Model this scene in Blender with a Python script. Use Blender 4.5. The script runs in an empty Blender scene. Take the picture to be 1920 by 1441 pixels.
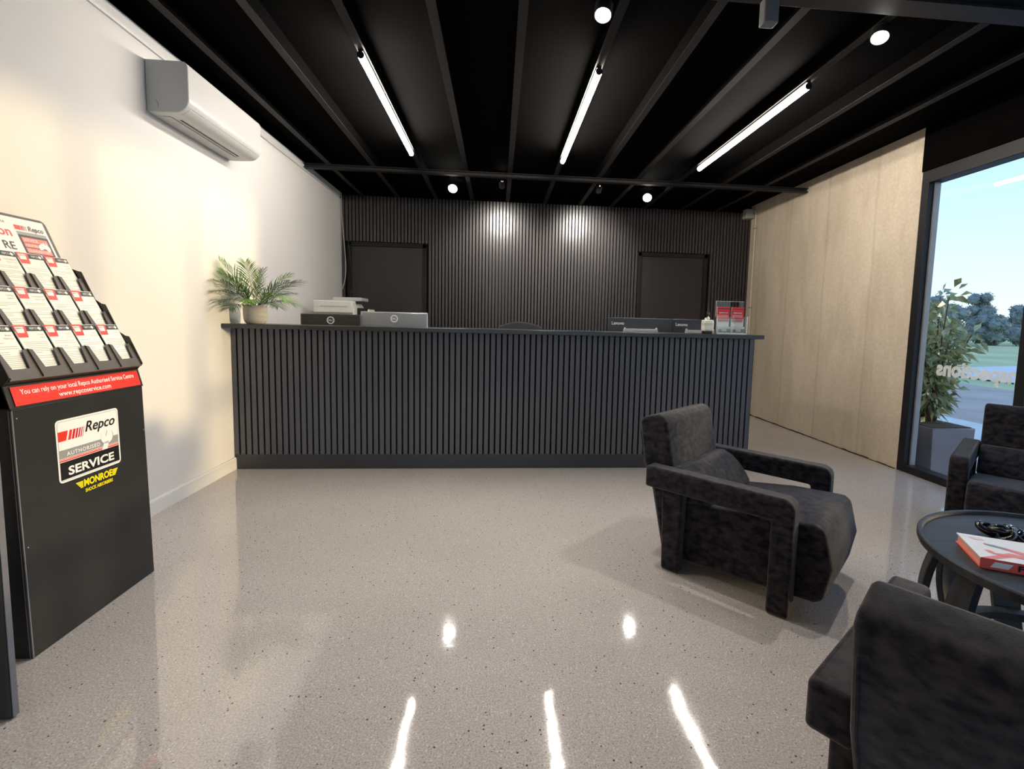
import bpy, bmesh, math, random
from mathutils import Vector, Matrix
random.seed(7)
S = bpy.context.scene
COL = S.collection
PI = math.pi

# ------------------------------------------------------------------ camera
def make_camera():
    f, px, py = 900.0, 1011.4, 684.2
    yaw, pitch, roll = -0.0879, 0.0884, 0.0234
    cy, sy, cp, sp, cr, sr = (math.cos(yaw), math.sin(yaw), math.cos(pitch),
                              math.sin(pitch), math.cos(roll), math.sin(roll))
    Rz = Matrix(((cy, sy, 0), (-sy, cy, 0), (0, 0, 1)))
    Rx = Matrix(((1, 0, 0), (0, cp, -sp), (0, sp, cp)))
    B = Matrix(((1, 0, 0), (0, 0, -1), (0, 1, 0)))
    Rr = Matrix(((cr, -sr, 0), (sr, cr, 0), (0, 0, 1)))
    R = Rr @ B @ Rx @ Rz
    cam = bpy.data.cameras.new('camera')
    ob = bpy.data.objects.new('camera', cam)
    COL.objects.link(ob)
    rows = [Vector(R[0]), -Vector(R[1]), -Vector(R[2])]
    M = Matrix((rows[0], rows[1], rows[2])).transposed().to_4x4()
    M.translation = Vector((0, 0, 1.1))
    ob.matrix_world = M
    cam.sensor_fit = 'HORIZONTAL'
    cam.sensor_width = 36.0
    cam.lens = 36.0 * f / 1920.0
    cam.shift_x = (960 - px) / 1920.0
    cam.shift_y = (py - 720.5) / 1920.0
    cam.clip_start = 0.02
    cam.clip_end = 500
    S.camera = ob
make_camera()

# ------------------------------------------------------------------ world, sun, exposure
S.view_settings.view_transform = 'Standard'
S.view_settings.look = 'None'
S.view_settings.gamma = 1.0
S.view_settings.exposure = 0.46
S.view_settings.use_curve_mapping = False
S.cycles.use_denoising = True
S.cycles.max_bounces = 10
S.cycles.diffuse_bounces = 5
S.cycles.transparent_max_bounces = 16
S.cycles.sample_clamp_indirect = 6.0

STRIP_W = 68.0
SPOT_W = 38.0
SKY = 1.12
SUN = 1.7

def make_world():
    w = bpy.data.worlds.new('sky')
    S.world = w
    w.use_nodes = True
    nt = w.node_tree
    nt.nodes.clear()
    tc = nt.nodes.new('ShaderNodeTexCoord')
    sep = nt.nodes.new('ShaderNodeSeparateXYZ')
    ramp = nt.nodes.new('ShaderNodeValToRGB')
    cr = ramp.color_ramp
    cr.elements[0].position = 0.0
    cr.elements[0].color = (0.72, 0.86, 0.90, 1)
    cr.elements[1].position = 0.62
    cr.elements[1].color = (0.24, 0.47, 0.86, 1)
    for p, c in ((0.10, (0.60, 0.79, 0.98, 1)), (0.30, (0.38, 0.63, 1.0, 1))):
        e = cr.elements.new(p)
        e.color = c
    mp = nt.nodes.new('ShaderNodeMapping')
    mp.inputs['Scale'].default_value = (1.2, 1.2, 14)
    no = nt.nodes.new('ShaderNodeTexNoise')
    no.inputs['Scale'].default_value = 1.6
    no.inputs['Detail'].default_value = 4
    r2 = nt.nodes.new('ShaderNodeValToRGB')
    r2.color_ramp.elements[0].position = 0.52
    r2.color_ramp.elements[1].position = 0.75
    r2.color_ramp.elements[0].color = (0, 0, 0, 1)
    r2.color_ramp.elements[1].color = (0.45, 0.45, 0.45, 1)
    mix = nt.nodes.new('ShaderNodeMixRGB')
    mix.inputs[2].default_value = (0.88, 0.92, 0.93, 1)
    bg = nt.nodes.new('ShaderNodeBackground')
    bg.inputs['Strength'].default_value = SKY
    out = nt.nodes.new('ShaderNodeOutputWorld')
    L = nt.links.new
    L(tc.outputs['Generated'], sep.inputs[0])
    L(sep.outputs['Z'], ramp.inputs[0])
    L(tc.outputs['Generated'], mp.inputs[0])
    L(mp.outputs[0], no.inputs['Vector'])
    L(no.outputs['Fac'], r2.inputs[0])
    L(r2.outputs[0], mix.inputs[0])
    L(ramp.outputs[0], mix.inputs[1])
    L(mix.outputs[0], bg.inputs['Color'])
    L(bg.outputs[0], out.inputs[0])
make_world()

def make_sun():
    l = bpy.data.lights.new('low_sun', 'SUN')
    l.energy = SUN
    l.color = (1.0, 0.74, 0.40)
    l.angle = math.radians(2.8)
    o = bpy.data.objects.new('low_sun', l)
    COL.objects.link(o)
    d = Vector((-5.06, 0.52, -0.27)).normalized()
    o.rotation_euler = d.to_track_quat('-Z', 'Y').to_euler()
    o.location = (20, 0, 5)
make_sun()

# ------------------------------------------------------------------ materials
def srgb(r, g, b):
    f = lambda c: (c / 255 / 12.92) if c <= 10 else ((c / 255 + 0.055) / 1.055) ** 2.4
    return (f(r), f(g), f(b), 1)

def mat(name, col, rough=0.5, metal=0.0, spec=0.5, emit=None, estr=0.0, noise=None, bump=None,
        sheen=0.0, coat=0.0, alpha=None):
    """noise=(scale, colour2, lo, hi, (sx,sy,sz))  bump=(scale, strength, dist, (sx,sy,sz))"""
    m = bpy.data.materials.new(name)
    m.use_nodes = True
    nt = m.node_tree
    b = nt.nodes['Principled BSDF']
    b.inputs['Base Color'].default_value = col
    b.inputs['Roughness'].default_value = rough
    b.inputs['Metallic'].default_value = metal
    b.inputs['Specular IOR Level'].default_value = spec
    b.inputs['Sheen Weight'].default_value = sheen
    b.inputs['Coat Weight'].default_value = coat
    if emit:
        b.inputs['Emission Color'].default_value = emit
        b.inputs['Emission Strength'].default_value = estr
    if alpha is not None:
        b.inputs['Alpha'].default_value = alpha
    if noise or bump:
        tc = nt.nodes.new('ShaderNodeTexCoord')
    if noise:
        mp = nt.nodes.new('ShaderNodeMapping')
        mp.inputs['Scale'].default_value = noise[4] if len(noise) > 4 else (1, 1, 1)
        n = nt.nodes.new('ShaderNodeTexNoise')
        n.inputs['Scale'].default_value = noise[0]
        n.inputs['Detail'].default_value = 6
        r = nt.nodes.new('ShaderNodeValToRGB')
        r.color_ramp.elements[0].position = noise[2]
        r.color_ramp.elements[0].color = col
        r.color_ramp.elements[1].position = noise[3]
        r.color_ramp.elements[1].color = noise[1]
        nt.links.new(tc.outputs['Object'], mp.inputs[0])
        nt.links.new(mp.outputs[0], n.inputs['Vector'])
        nt.links.new(n.outputs['Fac'], r.inputs[0])
        nt.links.new(r.outputs[0], b.inputs['Base Color'])
    if bump:
        mp = nt.nodes.new('ShaderNodeMapping')
        mp.inputs['Scale'].default_value = bump[3] if len(bump) > 3 else (1, 1, 1)
        n = nt.nodes.new('ShaderNodeTexNoise')
        n.inputs['Scale'].default_value = bump[0]
        n.inputs['Detail'].default_value = 5
        bp = nt.nodes.new('ShaderNodeBump')
        bp.inputs['Strength'].default_value = bump[1]
        bp.inputs['Distance'].default_value = bump[2]
        nt.links.new(tc.outputs['Object'], mp.inputs[0])
        nt.links.new(mp.outputs[0], n.inputs['Vector'])
        nt.links.new(n.outputs['Fac'], bp.inputs['Height'])
        nt.links.new(bp.outputs[0], b.inputs['Normal'])
    return m

def floor_material():
    m = bpy.data.materials.new('polished_concrete')
    m.use_nodes = True
    nt = m.node_tree
    N, L = nt.nodes.new, nt.links.new
    b = nt.nodes['Principled BSDF']
    tc = N('ShaderNodeTexCoord')
    def noise(scale, detail=3, rough=0.5):
        n = N('ShaderNodeTexNoise')
        n.inputs['Scale'].default_value = scale
        n.inputs['Detail'].default_value = detail
        n.inputs['Roughness'].default_value = rough
        L(tc.outputs['Object'], n.inputs['Vector'])
        return n
    def ramp(src, p0, c0, p1, c1):
        r = N('ShaderNodeValToRGB')
        r.color_ramp.elements[0].position = p0
        r.color_ramp.elements[0].color = c0
        r.color_ramp.elements[1].position = p1
        r.color_ramp.elements[1].color = c1
        L(src, r.inputs[0])
        return r
    def mix(fac, a, c):
        x = N('ShaderNodeMixRGB')
        L(fac, x.inputs[0])
        if isinstance(a, tuple): x.inputs[1].default_value = a
        else: L(a, x.inputs[1])
        x.inputs[2].default_value = c
        return x
    base = ramp(noise(1.3, 5).outputs['Fac'], 0.3, (0.50, 0.462, 0.44, 1), 0.7, (0.56, 0.52, 0.495, 1))
    fine = ramp(noise(190, 2).outputs['Fac'], 0.40, (0.80, 0.78, 0.76, 1), 0.62, (1.10, 1.10, 1.10, 1))
    mul = N('ShaderNodeMixRGB')
    mul.blend_type = 'MULTIPLY'
    mul.inputs[0].default_value = 1
    L(base.outputs[0], mul.inputs[1])
    L(fine.outputs[0], mul.inputs[2])
    def chips(scale, rad, rnd, colour, prev):
        v = N('ShaderNodeTexVoronoi')
        v.inputs['Scale'].default_value = scale
        L(tc.outputs['Object'], v.inputs['Vector'])
        d = ramp(v.outputs['Distance'], rad * 0.8, (1, 1, 1, 1), rad, (0, 0, 0, 1))
        c = N('ShaderNodeSeparateColor')
        L(v.outputs['Color'], c.inputs[0])
        t = N('ShaderNodeMath')
        t.operation = 'LESS_THAN'
        t.inputs[1].default_value = rnd
        L(c.outputs[0], t.inputs[0])
        mm = N('ShaderNodeMath')
        mm.operation = 'MULTIPLY'
        L(d.outputs[0], mm.inputs[0])
        L(t.outputs[0], mm.inputs[1])
        return mix(mm.outputs[0], prev, colour)
    c1 = chips(150, 0.30, 0.14, (0.22, 0.20, 0.19, 1), mul.outputs[0])
    c2 = chips(120, 0.34, 0.16, (0.66, 0.64, 0.62, 1), c1.outputs[0])
    c3 = chips(46, 0.15, 0.30, (0.08, 0.07, 0.07, 1), c2.outputs[0])
    L(c3.outputs[0], b.inputs['Base Color'])
    rr = ramp(noise(2.5, 6, 0.6).outputs['Fac'], 0.3, (0.035, 0.035, 0.035, 1), 0.75, (0.075, 0.075, 0.075, 1))
    L(rr.outputs[0], b.inputs['Roughness'])
    b.inputs['IOR'].default_value = 1.8
    bp = N('ShaderNodeBump')
    bp.inputs['Strength'].default_value = 0.10
    bp.inputs['Distance'].default_value = 0.004
    L(noise(9, 4).outputs['Fac'], bp.inputs['Height'])
    L(bp.outputs[0], b.inputs['Normal'])
    return m

def concrete_material():
    m = bpy.data.materials.new('board_formed_concrete')
    m.use_nodes = True
    nt = m.node_tree
    N, L = nt.nodes.new, nt.links.new
    b = nt.nodes['Principled BSDF']
    tc = N('ShaderNodeTexCoord')
    def noise(scale, det, vs=(1, 1, 1)):
        mp = N('ShaderNodeMapping')
        mp.inputs['Scale'].default_value = vs
        L(tc.outputs['Object'], mp.inputs[0])
        n = N('ShaderNodeTexNoise')
        n.inputs['Scale'].default_value = scale
        n.inputs['Detail'].default_value = det
        L(mp.outputs[0], n.inputs['Vector'])
        return n
    def ramp(src, p0, c0, p1, c1):
        r = N('ShaderNodeValToRGB')
        r.color_ramp.elements[0].position = p0
        r.color_ramp.elements[0].color = c0
        r.color_ramp.elements[1].position = p1
        r.color_ramp.elements[1].color = c1
        L(src, r.inputs[0])
        return r
    a = ramp(noise(1.4, 8, (1, 1.6, 0.6)).outputs['Fac'], 0.32, (0.58, 0.49, 0.37, 1), 0.68, (0.73, 0.63, 0.49, 1))
    s = ramp(noise(2.2, 7, (1, 2.4, 0.6)).outputs['Fac'], 0.50, (1, 1, 1, 1), 0.80, (0.80, 0.785, 0.77, 1))
    g = ramp(noise(60, 3).outputs['Fac'], 0.3, (0.90, 0.90, 0.90, 1), 0.7, (1.05, 1.05, 1.05, 1))
    # faint vertical form-board joints
    w = N('ShaderNodeTexWave')
    w.wave_type = 'BANDS'
    w.bands_direction = 'Y'
    w.wave_profile = 'SIN'
    w.inputs['Scale'].default_value = 0.52
    w.inputs['Distortion'].default_value = 0.25
    w.inputs['Detail Scale'].default_value = 3
    L(tc.outputs['Object'], w.inputs['Vector'])
    j = ramp(w.outputs['Fac'], 0.99, (1, 1, 1, 1), 0.9999, (0.88, 0.87, 0.86, 1))
    prev = a.outputs[0]
    for q in (s, g, j):
        x = N('ShaderNodeMixRGB')
        x.blend_type = 'MULTIPLY'
        x.inputs[0].default_value = 1
        L(prev, x.inputs[1])
        L(q.outputs[0], x.inputs[2])
        prev = x.outputs[0]
    L(prev, b.inputs['Base Color'])
    b.inputs['Roughness'].default_value = 0.62
    bp = N('ShaderNodeBump')
    bp.inputs['Strength'].default_value = 0.25
    bp.inputs['Distance'].default_value = 0.01
    L(noise(18, 6).outputs['Fac'], bp.inputs['Height'])
    L(bp.outputs[0], b.inputs['Normal'])
    return m

def glass_material(name, tint=(1, 1, 1, 1), gloss=1.0, rough=0.0):
    m = bpy.data.materials.new(name)
    m.use_nodes = True
    nt = m.node_tree
    nt.nodes.clear()
    N, L = nt.nodes.new, nt.links.new
    t = N('ShaderNodeBsdfTransparent')
    t.inputs[0].default_value = tint
    g = N('ShaderNodeBsdfGlossy')
    g.inputs['Roughness'].default_value = rough
    fr = N('ShaderNodeLayerWeight')
    fr.inputs['Blend'].default_value = 0.5
    pw = N('ShaderNodeMath')
    pw.operation = 'POWER'
    pw.inputs[1].default_value = 5.0
    L(fr.outputs['Facing'], pw.inputs[0])
    mu = N('ShaderNodeMath')
    mu.operation = 'MULTIPLY_ADD'
    mu.inputs[1].default_value = 0.9
    mu.inputs[2].default_value = 0.045 * gloss
    mx = N('ShaderNodeMixShader')
    o = N('ShaderNodeOutputMaterial')
    L(pw.outputs[0], mu.inputs[0])
    L(mu.outputs[0], mx.inputs[0])
    L(t.outputs[0], mx.inputs[1])
    L(g.outputs[0], mx.inputs[2])
    L(mx.outputs[0], o.inputs[0])
    return m

M = {}
M['floor'] = floor_material()
M['concrete'] = concrete_material()
M['glass'] = glass_material('window_glass', (0.96, 0.985, 0.98, 1), 1.0)
M['acrylic'] = glass_material('clear_acrylic', (0.95, 0.965, 0.965, 1), 0.7)
M['wall'] = mat('white_plaster', (0.80, 0.78, 0.755, 1), 0.55, bump=(160, 0.05, 0.001))
M['trimw'] = mat('white_gloss_paint', (0.82, 0.81, 0.79, 1), 0.35)
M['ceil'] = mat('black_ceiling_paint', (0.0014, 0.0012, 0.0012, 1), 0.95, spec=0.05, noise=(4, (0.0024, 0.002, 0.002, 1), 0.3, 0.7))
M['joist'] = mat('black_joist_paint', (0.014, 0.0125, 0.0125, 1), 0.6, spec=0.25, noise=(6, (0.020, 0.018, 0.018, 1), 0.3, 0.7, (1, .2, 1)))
M['steel'] = mat('dark_steel_paint', (0.022, 0.020, 0.021, 1), 0.5, spec=.3, noise=(5, (0.03, 0.027, 0.028, 1), 0.3, 0.7))
M['slat'] = mat('charcoal_slat', (0.090, 0.090, 0.108, 1), 0.42, spec=0.5, noise=(3, (0.104, 0.104, 0.122, 1), 0.3, 0.7, (1, 1, .2)))
M['slatgap'] = mat('black_felt', (0.003, 0.003, 0.003, 1), 0.9)
M['bslat'] = mat('black_slat', (0.045, 0.039, 0.039, 1), 0.36, spec=0.6, noise=(3, (0.056, 0.049, 0.048, 1), 0.3, 0.7, (1, 1, .2)))
M['plinth'] = mat('charcoal_plinth', (0.034, 0.036, 0.042, 1), 0.38, noise=(5, (0.042, 0.043, 0.05, 1), 0.3, 0.7))
M['top'] = mat('dark_laminate_top', (0.030, 0.032, 0.034, 1), 0.28, noise=(30, (0.04, 0.04, 0.043, 1), 0.3, 0.7))
M['door'] = mat('black_door_paint', (0.024, 0.021, 0.020, 1), 0.5, noise=(2, (0.03, 0.026, 0.025, 1), 0.3, 0.7))
M['frame'] = mat('black_aluminium', (0.012, 0.012, 0.013, 1), 0.45, spec=0.3, noise=(8, (0.017, 0.017, 0.019, 1), 0.3, 0.7))
M['frameg'] = mat('grey_aluminium_edge', (0.22, 0.23, 0.25, 1), 0.4, metal=0.3, noise=(8, (0.26, 0.27, 0.29, 1), 0.3, 0.7))
M['velvet'] = mat('black_chenille', (0.0050, 0.0048, 0.0085, 1), 0.95, spec=0.08, sheen=0.22,
                  noise=(30, (0.046, 0.037, 0.042, 1), 0.36, 0.74, (1, 1, 1.6)), bump=(420, 0.35, 0.002, (1, 1, 2.0)))
M['darkwood'] = mat('black_stained_wood', (0.016, 0.017, 0.020, 1), 0.48, spec=0.4,
                    noise=(5, (0.040, 0.042, 0.048, 1), 0.3, 0.75, (1, 14, 1)), bump=(30, 0.12, 0.002, (1, 14, 1)))
M['gloss'] = mat('glossy_black_resin', (0.010, 0.010, 0.012, 1), 0.16, spec=0.6, noise=(8, (0.016, 0.016, 0.019, 1), 0.3, 0.7))
M['board'] = mat('black_corflute', (0.016, 0.016, 0.017, 1), 0.42, noise=(7, (0.022, 0.022, 0.023, 1), 0.3, 0.7))
M['boardedge'] = mat('grey_board_edge', (0.16, 0.16, 0.18, 1), 0.5, noise=(20, (0.2, 0.2, 0.22, 1), 0.3, 0.7))
M['pocket'] = mat('dark_grey_plastic', (0.070, 0.058, 0.052, 1), 0.42, noise=(14, (0.085, 0.072, 0.064, 1), 0.3, 0.7))
M['pocketd'] = mat('black_plastic', (0.018, 0.016, 0.015, 1), 0.4, noise=(14, (0.024, 0.021, 0.02, 1), 0.3, 0.7))
M['red'] = mat('red_print', srgb(224, 54, 42), 0.4, noise=(10, srgb(226, 54, 42), 0.3, 0.7))
M['redlt'] = mat('pale_red_print', srgb(238, 132, 124), 0.45)
M['crimson'] = mat('crimson_print', srgb(196, 26, 52), 0.4)
M['white'] = mat('white_print', (0.86, 0.87, 0.87, 1), 0.4, noise=(10, (0.82, 0.83, 0.83, 1), 0.3, 0.7))
M['paper'] = mat('leaflet_paper', (0.86, 0.85, 0.80, 1), 0.5, noise=(20, (0.82, 0.81, 0.77, 1), 0.3, 0.7))
M['ink'] = mat('grey_ink', (0.42, 0.41, 0.40, 1), 0.6)
M['black'] = mat('black_print', (0.008, 0.008, 0.009, 1), 0.4)
M['grey'] = mat('grey_print', (0.30, 0.30, 0.31, 1), 0.4)
M['yellow'] = mat('yellow_print', srgb(246, 226, 10), 0.4)
M['acw'] = mat('white_abs', (0.56, 0.56, 0.55, 1), 0.28, noise=(6, (0.58, 0.58, 0.57, 1), 0.3, 0.7))
M['acgrey'] = mat('pale_grey_abs', (0.46, 0.47, 0.47, 1), 0.35, noise=(6, (0.5, 0.5, 0.5, 1), 0.3, 0.7))
M['silver'] = mat('silver_plastic', (0.36, 0.38, 0.41, 1), 0.25, metal=0.6, noise=(3, (0.42, 0.44, 0.47, 1), 0.3, 0.7))
M['mon'] = mat('brown_black_plastic', (0.035, 0.030, 0.026, 1), 0.35, noise=(6, (0.045, 0.04, 0.034, 1), 0.3, 0.7))
M['mon2'] = mat('charcoal_plastic', (0.045, 0.045, 0.052, 1), 0.4, noise=(6, (0.055, 0.054, 0.06, 1), 0.3, 0.7))
M['printer'] = mat('cream_printer_plastic', (0.70, 0.70, 0.64, 1), 0.4, noise=(6, (0.74, 0.74, 0.68, 1), 0.3, 0.7))
M['pot'] = mat('ribbed_grey_ceramic', (0.46, 0.44, 0.40, 1), 0.7, noise=(14, (0.62, 0.59, 0.54, 1), 0.3, 0.75, (1, 1, 6)))
M['soil'] = mat('potting_soil', (0.03, 0.022, 0.015, 1), 0.9, noise=(60, (0.06, 0.045, 0.03, 1), 0.3, 0.7), bump=(60, 0.6, 0.01))
M['leaf'] = mat('palm_leaf', (0.09, 0.24, 0.02, 1), 0.45, noise=(10, (0.20, 0.42, 0.03, 1), 0.3, 0.7))
M['leafd'] = mat('dark_palm_leaf', (0.03, 0.09, 0.025, 1), 0.45, noise=(10, (0.11, 0.20, 0.07, 1), 0.3, 0.7))
M['shrub'] = mat('shrub_leaf', (0.20, 0.27, 0.12, 1), 0.4, noise=(11, (0.62, 0.66, 0.46, 1), 0.38, 0.66))
M['bark'] = mat('brown_bark', (0.09, 0.065, 0.045, 1), 0.9, noise=(20, (0.14, 0.1, 0.07, 1), 0.3, 0.7))
M['tree'] = mat('haze_greyed_foliage', (0.20, 0.23, 0.22, 1), 0.8, noise=(1.4, (0.30, 0.33, 0.31, 1), 0.3, 0.7))  # distance haze and glass reflection put into the greyed leaf colour
M['planter'] = mat('slate_planter', (0.11, 0.115, 0.145, 1), 0.6, noise=(5, (0.14, 0.145, 0.18, 1), 0.3, 0.7))
M['grass'] = mat('field_grass', (0.36, 0.42, 0.22, 1), 0.95, noise=(0.25, (0.52, 0.55, 0.32, 1), 0.3, 0.7))
M['earth'] = mat('red_earth', (0.36, 0.29, 0.26, 1), 0.95, noise=(1.2, (0.46, 0.40, 0.37, 1), 0.3, 0.7))
M['road'] = mat('pale_road', (0.46, 0.50, 0.58, 1), 0.45, noise=(0.6, (0.55, 0.60, 0.68, 1), 0.3, 0.7))
M['path'] = mat('light_concrete_path', (0.55, 0.56, 0.57, 1), 0.8, noise=(2, (0.62, 0.63, 0.64, 1), 0.3, 0.7))
M['post'] = mat('cream_post', (0.62, 0.55, 0.36, 1), 0.6, noise=(5, (0.66, 0.6, 0.42, 1), 0.3, 0.7))
M['strip'] = mat('opal_diffuser', (0.9, 0.9, 0.9, 1), 0.4, emit=(1.0, 0.91, 0.81, 1), estr=STRIP_W)
M['bulb'] = mat('spot_lens', (0.9, 0.9, 0.9, 1), 0.4, emit=(1.0, 0.96, 0.88, 1), estr=60.0)
M['conduit'] = mat('beige_conduit', (0.62, 0.55, 0.43, 1), 0.4, noise=(8, (0.66, 0.59, 0.46, 1), 0.3, 0.7))
M['boxgrey'] = mat('grey_junction_box', (0.36, 0.35, 0.31, 1), 0.5, noise=(8, (0.4, 0.39, 0.34, 1), 0.3, 0.7))
M['cablew'] = mat('grey_cable', (0.45, 0.44, 0.42, 1), 0.5)
M['cableb'] = mat('black_cable', (0.03, 0.03, 0.03, 1), 0.5)
M['jar'] = mat('white_jar_glaze', (0.80, 0.80, 0.72, 1), 0.25)
M['text_glass'] = mat('frosted_vinyl', (0.93, 0.96, 0.95, 1), 0.6, alpha=0.85)
M['crack'] = mat('dark_floor_joint', (0.03, 0.018, 0.01, 1), 0.9, noise=(20, (0.09, 0.06, 0.04, 1), 0.4, 0.8))
M['sensor'] = mat('grey_sensor_plastic', (0.16, 0.16, 0.16, 1), 0.5)
M['chrome'] = mat('chrome', (0.5, 0.5, 0.52, 1), 0.2, metal=0.9)

# ------------------------------------------------------------------ mesh builder
class MB:
    def __init__(s):
        s.v, s.f, s.m = [], [], []
        s.T = Matrix.Identity(4)
    def add(s, vs, fs, mi=0):
        o = len(s.v)
        s.v += [tuple(s.T @ Vector(p)) for p in vs]
        for f in fs:
            s.f.append([i + o for i in f])
            s.m.append(mi)
        return s
    def box(s, x0, x1, y0, y1, z0, z1, mi=0):
        return s.add([(x0, y0, z0), (x1, y0, z0), (x1, y1, z0), (x0, y1, z0), (x0, y0, z1), (x1, y0, z1), (x1, y1, z1), (x0, y1, z1)],
                     [(0, 3, 2, 1), (4, 5, 6, 7), (0, 1, 5, 4), (1, 2, 6, 5), (2, 3, 7, 6), (3, 0, 4, 7)], mi)
    def prism(s, prof, t0, t1, ax='y', mi=0):
        """prof: 2D points; ax: extrusion axis. ax y: prof=(x,z); ax x: prof=(y,z); ax z: prof=(x,y)"""
        def P(a, b, t):
            return {'y': (a, t, b), 'x': (t, a, b), 'z': (a, b, t)}[ax]
        n = len(prof)
        vs = [P(a, b, t0) for a, b in prof] + [P(a, b, t1) for a, b in prof]
        fs = [[i, (i + 1) % n, n + (i + 1) % n, n + i] for i in range(n)]
        fs += [list(range(n))[::-1], list(range(n, 2 * n))]
        return s.add(vs, fs, mi)
    def poly(s, o, xd, yd, pts, mi=0):
        """flat polygon; pts in the (xd,yd) frame at o"""
        o, xd, yd = Vector(o), Vector(xd), Vector(yd)
        return s.add([tuple(o + xd * a + yd * b) for a, b in pts], [list(range(len(pts)))], mi)
    def slab(s, o, xd, yd, pts, th, mi=0, mside=None):
        o, xd, yd = Vector(o), Vector(xd), Vector(yd)
        nrm = xd.cross(yd).normalized() * th
        n = len(pts)
        a = [tuple(o + xd * p + yd * q) for p, q in pts]
        b = [tuple(Vector(q) + nrm) for q in a]
        ms = mi if mside is None else mside
        s.add(a + b, [list(range(n))[::-1]] + [[i, (i + 1) % n, n + (i + 1) % n, n + i] for i in range(n)], ms)
        s.add(b, [list(range(n))], mi)
        return s
    def lathe(s, prof, n=32, c=(0, 0, 0), mi=0, cap=True):
        vs, fs = [], []
        for r, z in prof:
            for i in range(n):
                a = 2 * PI * i / n
                vs.append((c[0] + r * math.cos(a), c[1] + r * math.sin(a), c[2] + z))
        for k in range(len(prof) - 1):
            for i in range(n):
                j = (i + 1) % n
                fs.append([k * n + i, k * n + j, (k + 1) * n + j, (k + 1) * n + i])
        if cap:
            fs.append(list(range(n))[::-1])
            fs.append([(len(prof) - 1) * n + i for i in range(n)])
        return s.add(vs, fs, mi)
    def tube(s, pts, r, n=8, mi=0):
        pts = [Vector(p) for p in pts]
        rs = r if isinstance(r, (list, tuple)) else [r] * len(pts)
        vs, fs = [], []
        up = Vector((0, 0, 1))
        for i, p in enumerate(pts):
            t = (pts[min(i + 1, len(pts) - 1)] - pts[max(i - 1, 0)]).normalized()
            if abs(t.dot(up)) > 0.95: up = Vector((1, 0, 0))
            a = t.cross(up).normalized()
            b = a.cross(t).normalized()
            up = b
            for k in range(n):
                q = p + (a * math.cos(2 * PI * k / n) + b * math.sin(2 * PI * k / n)) * rs[i]
                vs.append(tuple(q))
        for i in range(len(pts) - 1):
            for k in range(n):
                j = (k + 1) % n
                fs.append([i * n + k, i * n + j, (i + 1) * n + j, (i + 1) * n + k])
        fs.append(list(range(n))[::-1])
        fs.append([(len(pts) - 1) * n + k for k in range(n)])
        return s.add(vs, fs, mi)
    def ball(s, c, r, nu=12, nv=8, mi=0, sc=(1, 1, 1)):
        prof = []
        vs, fs = [], []
        for j in range(1, nv):
            th = PI * j / nv
            for i in range(nu):
                a = 2 * PI * i / nu
                vs.append((c[0] + r * sc[0] * math.sin(th) * math.cos(a), c[1] + r * sc[1] * math.sin(th) * math.sin(a), c[2] + r * sc[2] * math.cos(th)))
        t = len(vs); vs.append((c[0], c[1], c[2] + r * sc[2])); vs.append((c[0], c[1], c[2] - r * sc[2]))
        for j in range(nv - 2):
            for i in range(nu):
                k = (i + 1) % nu
                fs.append([j * nu + i, (j + 1) * nu + i, (j + 1) * nu + k, j * nu + k])
        for i in range(nu):
            k = (i + 1) % nu
            fs.append([t, i, k])
            fs.append([t + 1, (nv - 2) * nu + k, (nv - 2) * nu + i])
        return s.add(vs, fs, mi)
    def text(s, txt, o, xd, yd, h=None, w=None, mi=0, shear=0.0, bold=0.0, align='LEFT', ext=0.0006, space=1.0):
        """lettering whose line box starts at o; h = capital height, w = total width"""
        cu = bpy.data.curves.new('t', 'FONT')
        cu.body = txt
        cu.size = 1
        cu.shear = shear
        cu.offset = bold
        cu.space_character = space
        cu.resolution_u = 3
        ob = bpy.data.objects.new('t', cu)
        COL.objects.link(ob)
        dg = bpy.context.evaluated_depsgraph_get()
        me = bpy.data.meshes.new_from_object(ob.evaluated_get(dg))
        bpy.data.objects.remove(ob)
        if not me.vertices: return s
        xs = [v.co.x for v in me.vertices]
        x0, x1 = min(xs), max(xs)
        CAP = 0.70
        sy = (h / CAP) if h else None
        sx = (w / (x1 - x0)) if w else sy
        if sy is None: sy = sx
        o, xd, yd = Vector(o), Vector(xd), Vector(yd)
        nn = xd.cross(yd).normalized() * ext
        off = {'LEFT': -x0, 'CENTER': -(x0 + x1) / 2, 'RIGHT': -x1}[align]
        vs = [tuple(o + nn + xd * ((v.co.x + off) * sx) + yd * (v.co.y * sy)) for v in me.vertices]
        s.add(vs, [list(p.vertices) for p in me.polygons], mi)
        bpy.data.meshes.remove(me)
        return s
    def build(s, name, mats, parent=None, bevel=0.0, seg=2, smooth=None, loc=None):
        me = bpy.data.meshes.new(name)
        me.from_pydata(s.v, [], s.f)
        if not isinstance(mats, (list, tuple)): mats = [mats]
        for m in mats: me.materials.append(M[m] if isinstance(m, str) else m)
        for p, i in zip(me.polygons, s.m): p.material_index = i
        me.update()
        ob = bpy.data.objects.new(name, me)
        COL.objects.link(ob)
        if parent: ob.parent = parent
        if loc: ob.location = loc
        if bevel > 0:
            bm = bmesh.new()
            bm.from_mesh(me)
            bmesh.ops.remove_doubles(bm, verts=bm.verts, dist=1e-5)
            bmesh.ops.recalc_face_normals(bm, faces=bm.faces)
            bm.to_mesh(me)
            bm.free()
            b = ob.modifiers.new('bevel', 'BEVEL')
            b.width = bevel
            b.segments = seg
            b.limit_method = 'ANGLE'
            b.angle_limit = math.radians(30)
        if smooth is not None or bevel > 0:
            me.shade_smooth()
            me.set_sharp_from_angle(angle=math.radians(smooth if smooth is not None else 50))
        return ob

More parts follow.
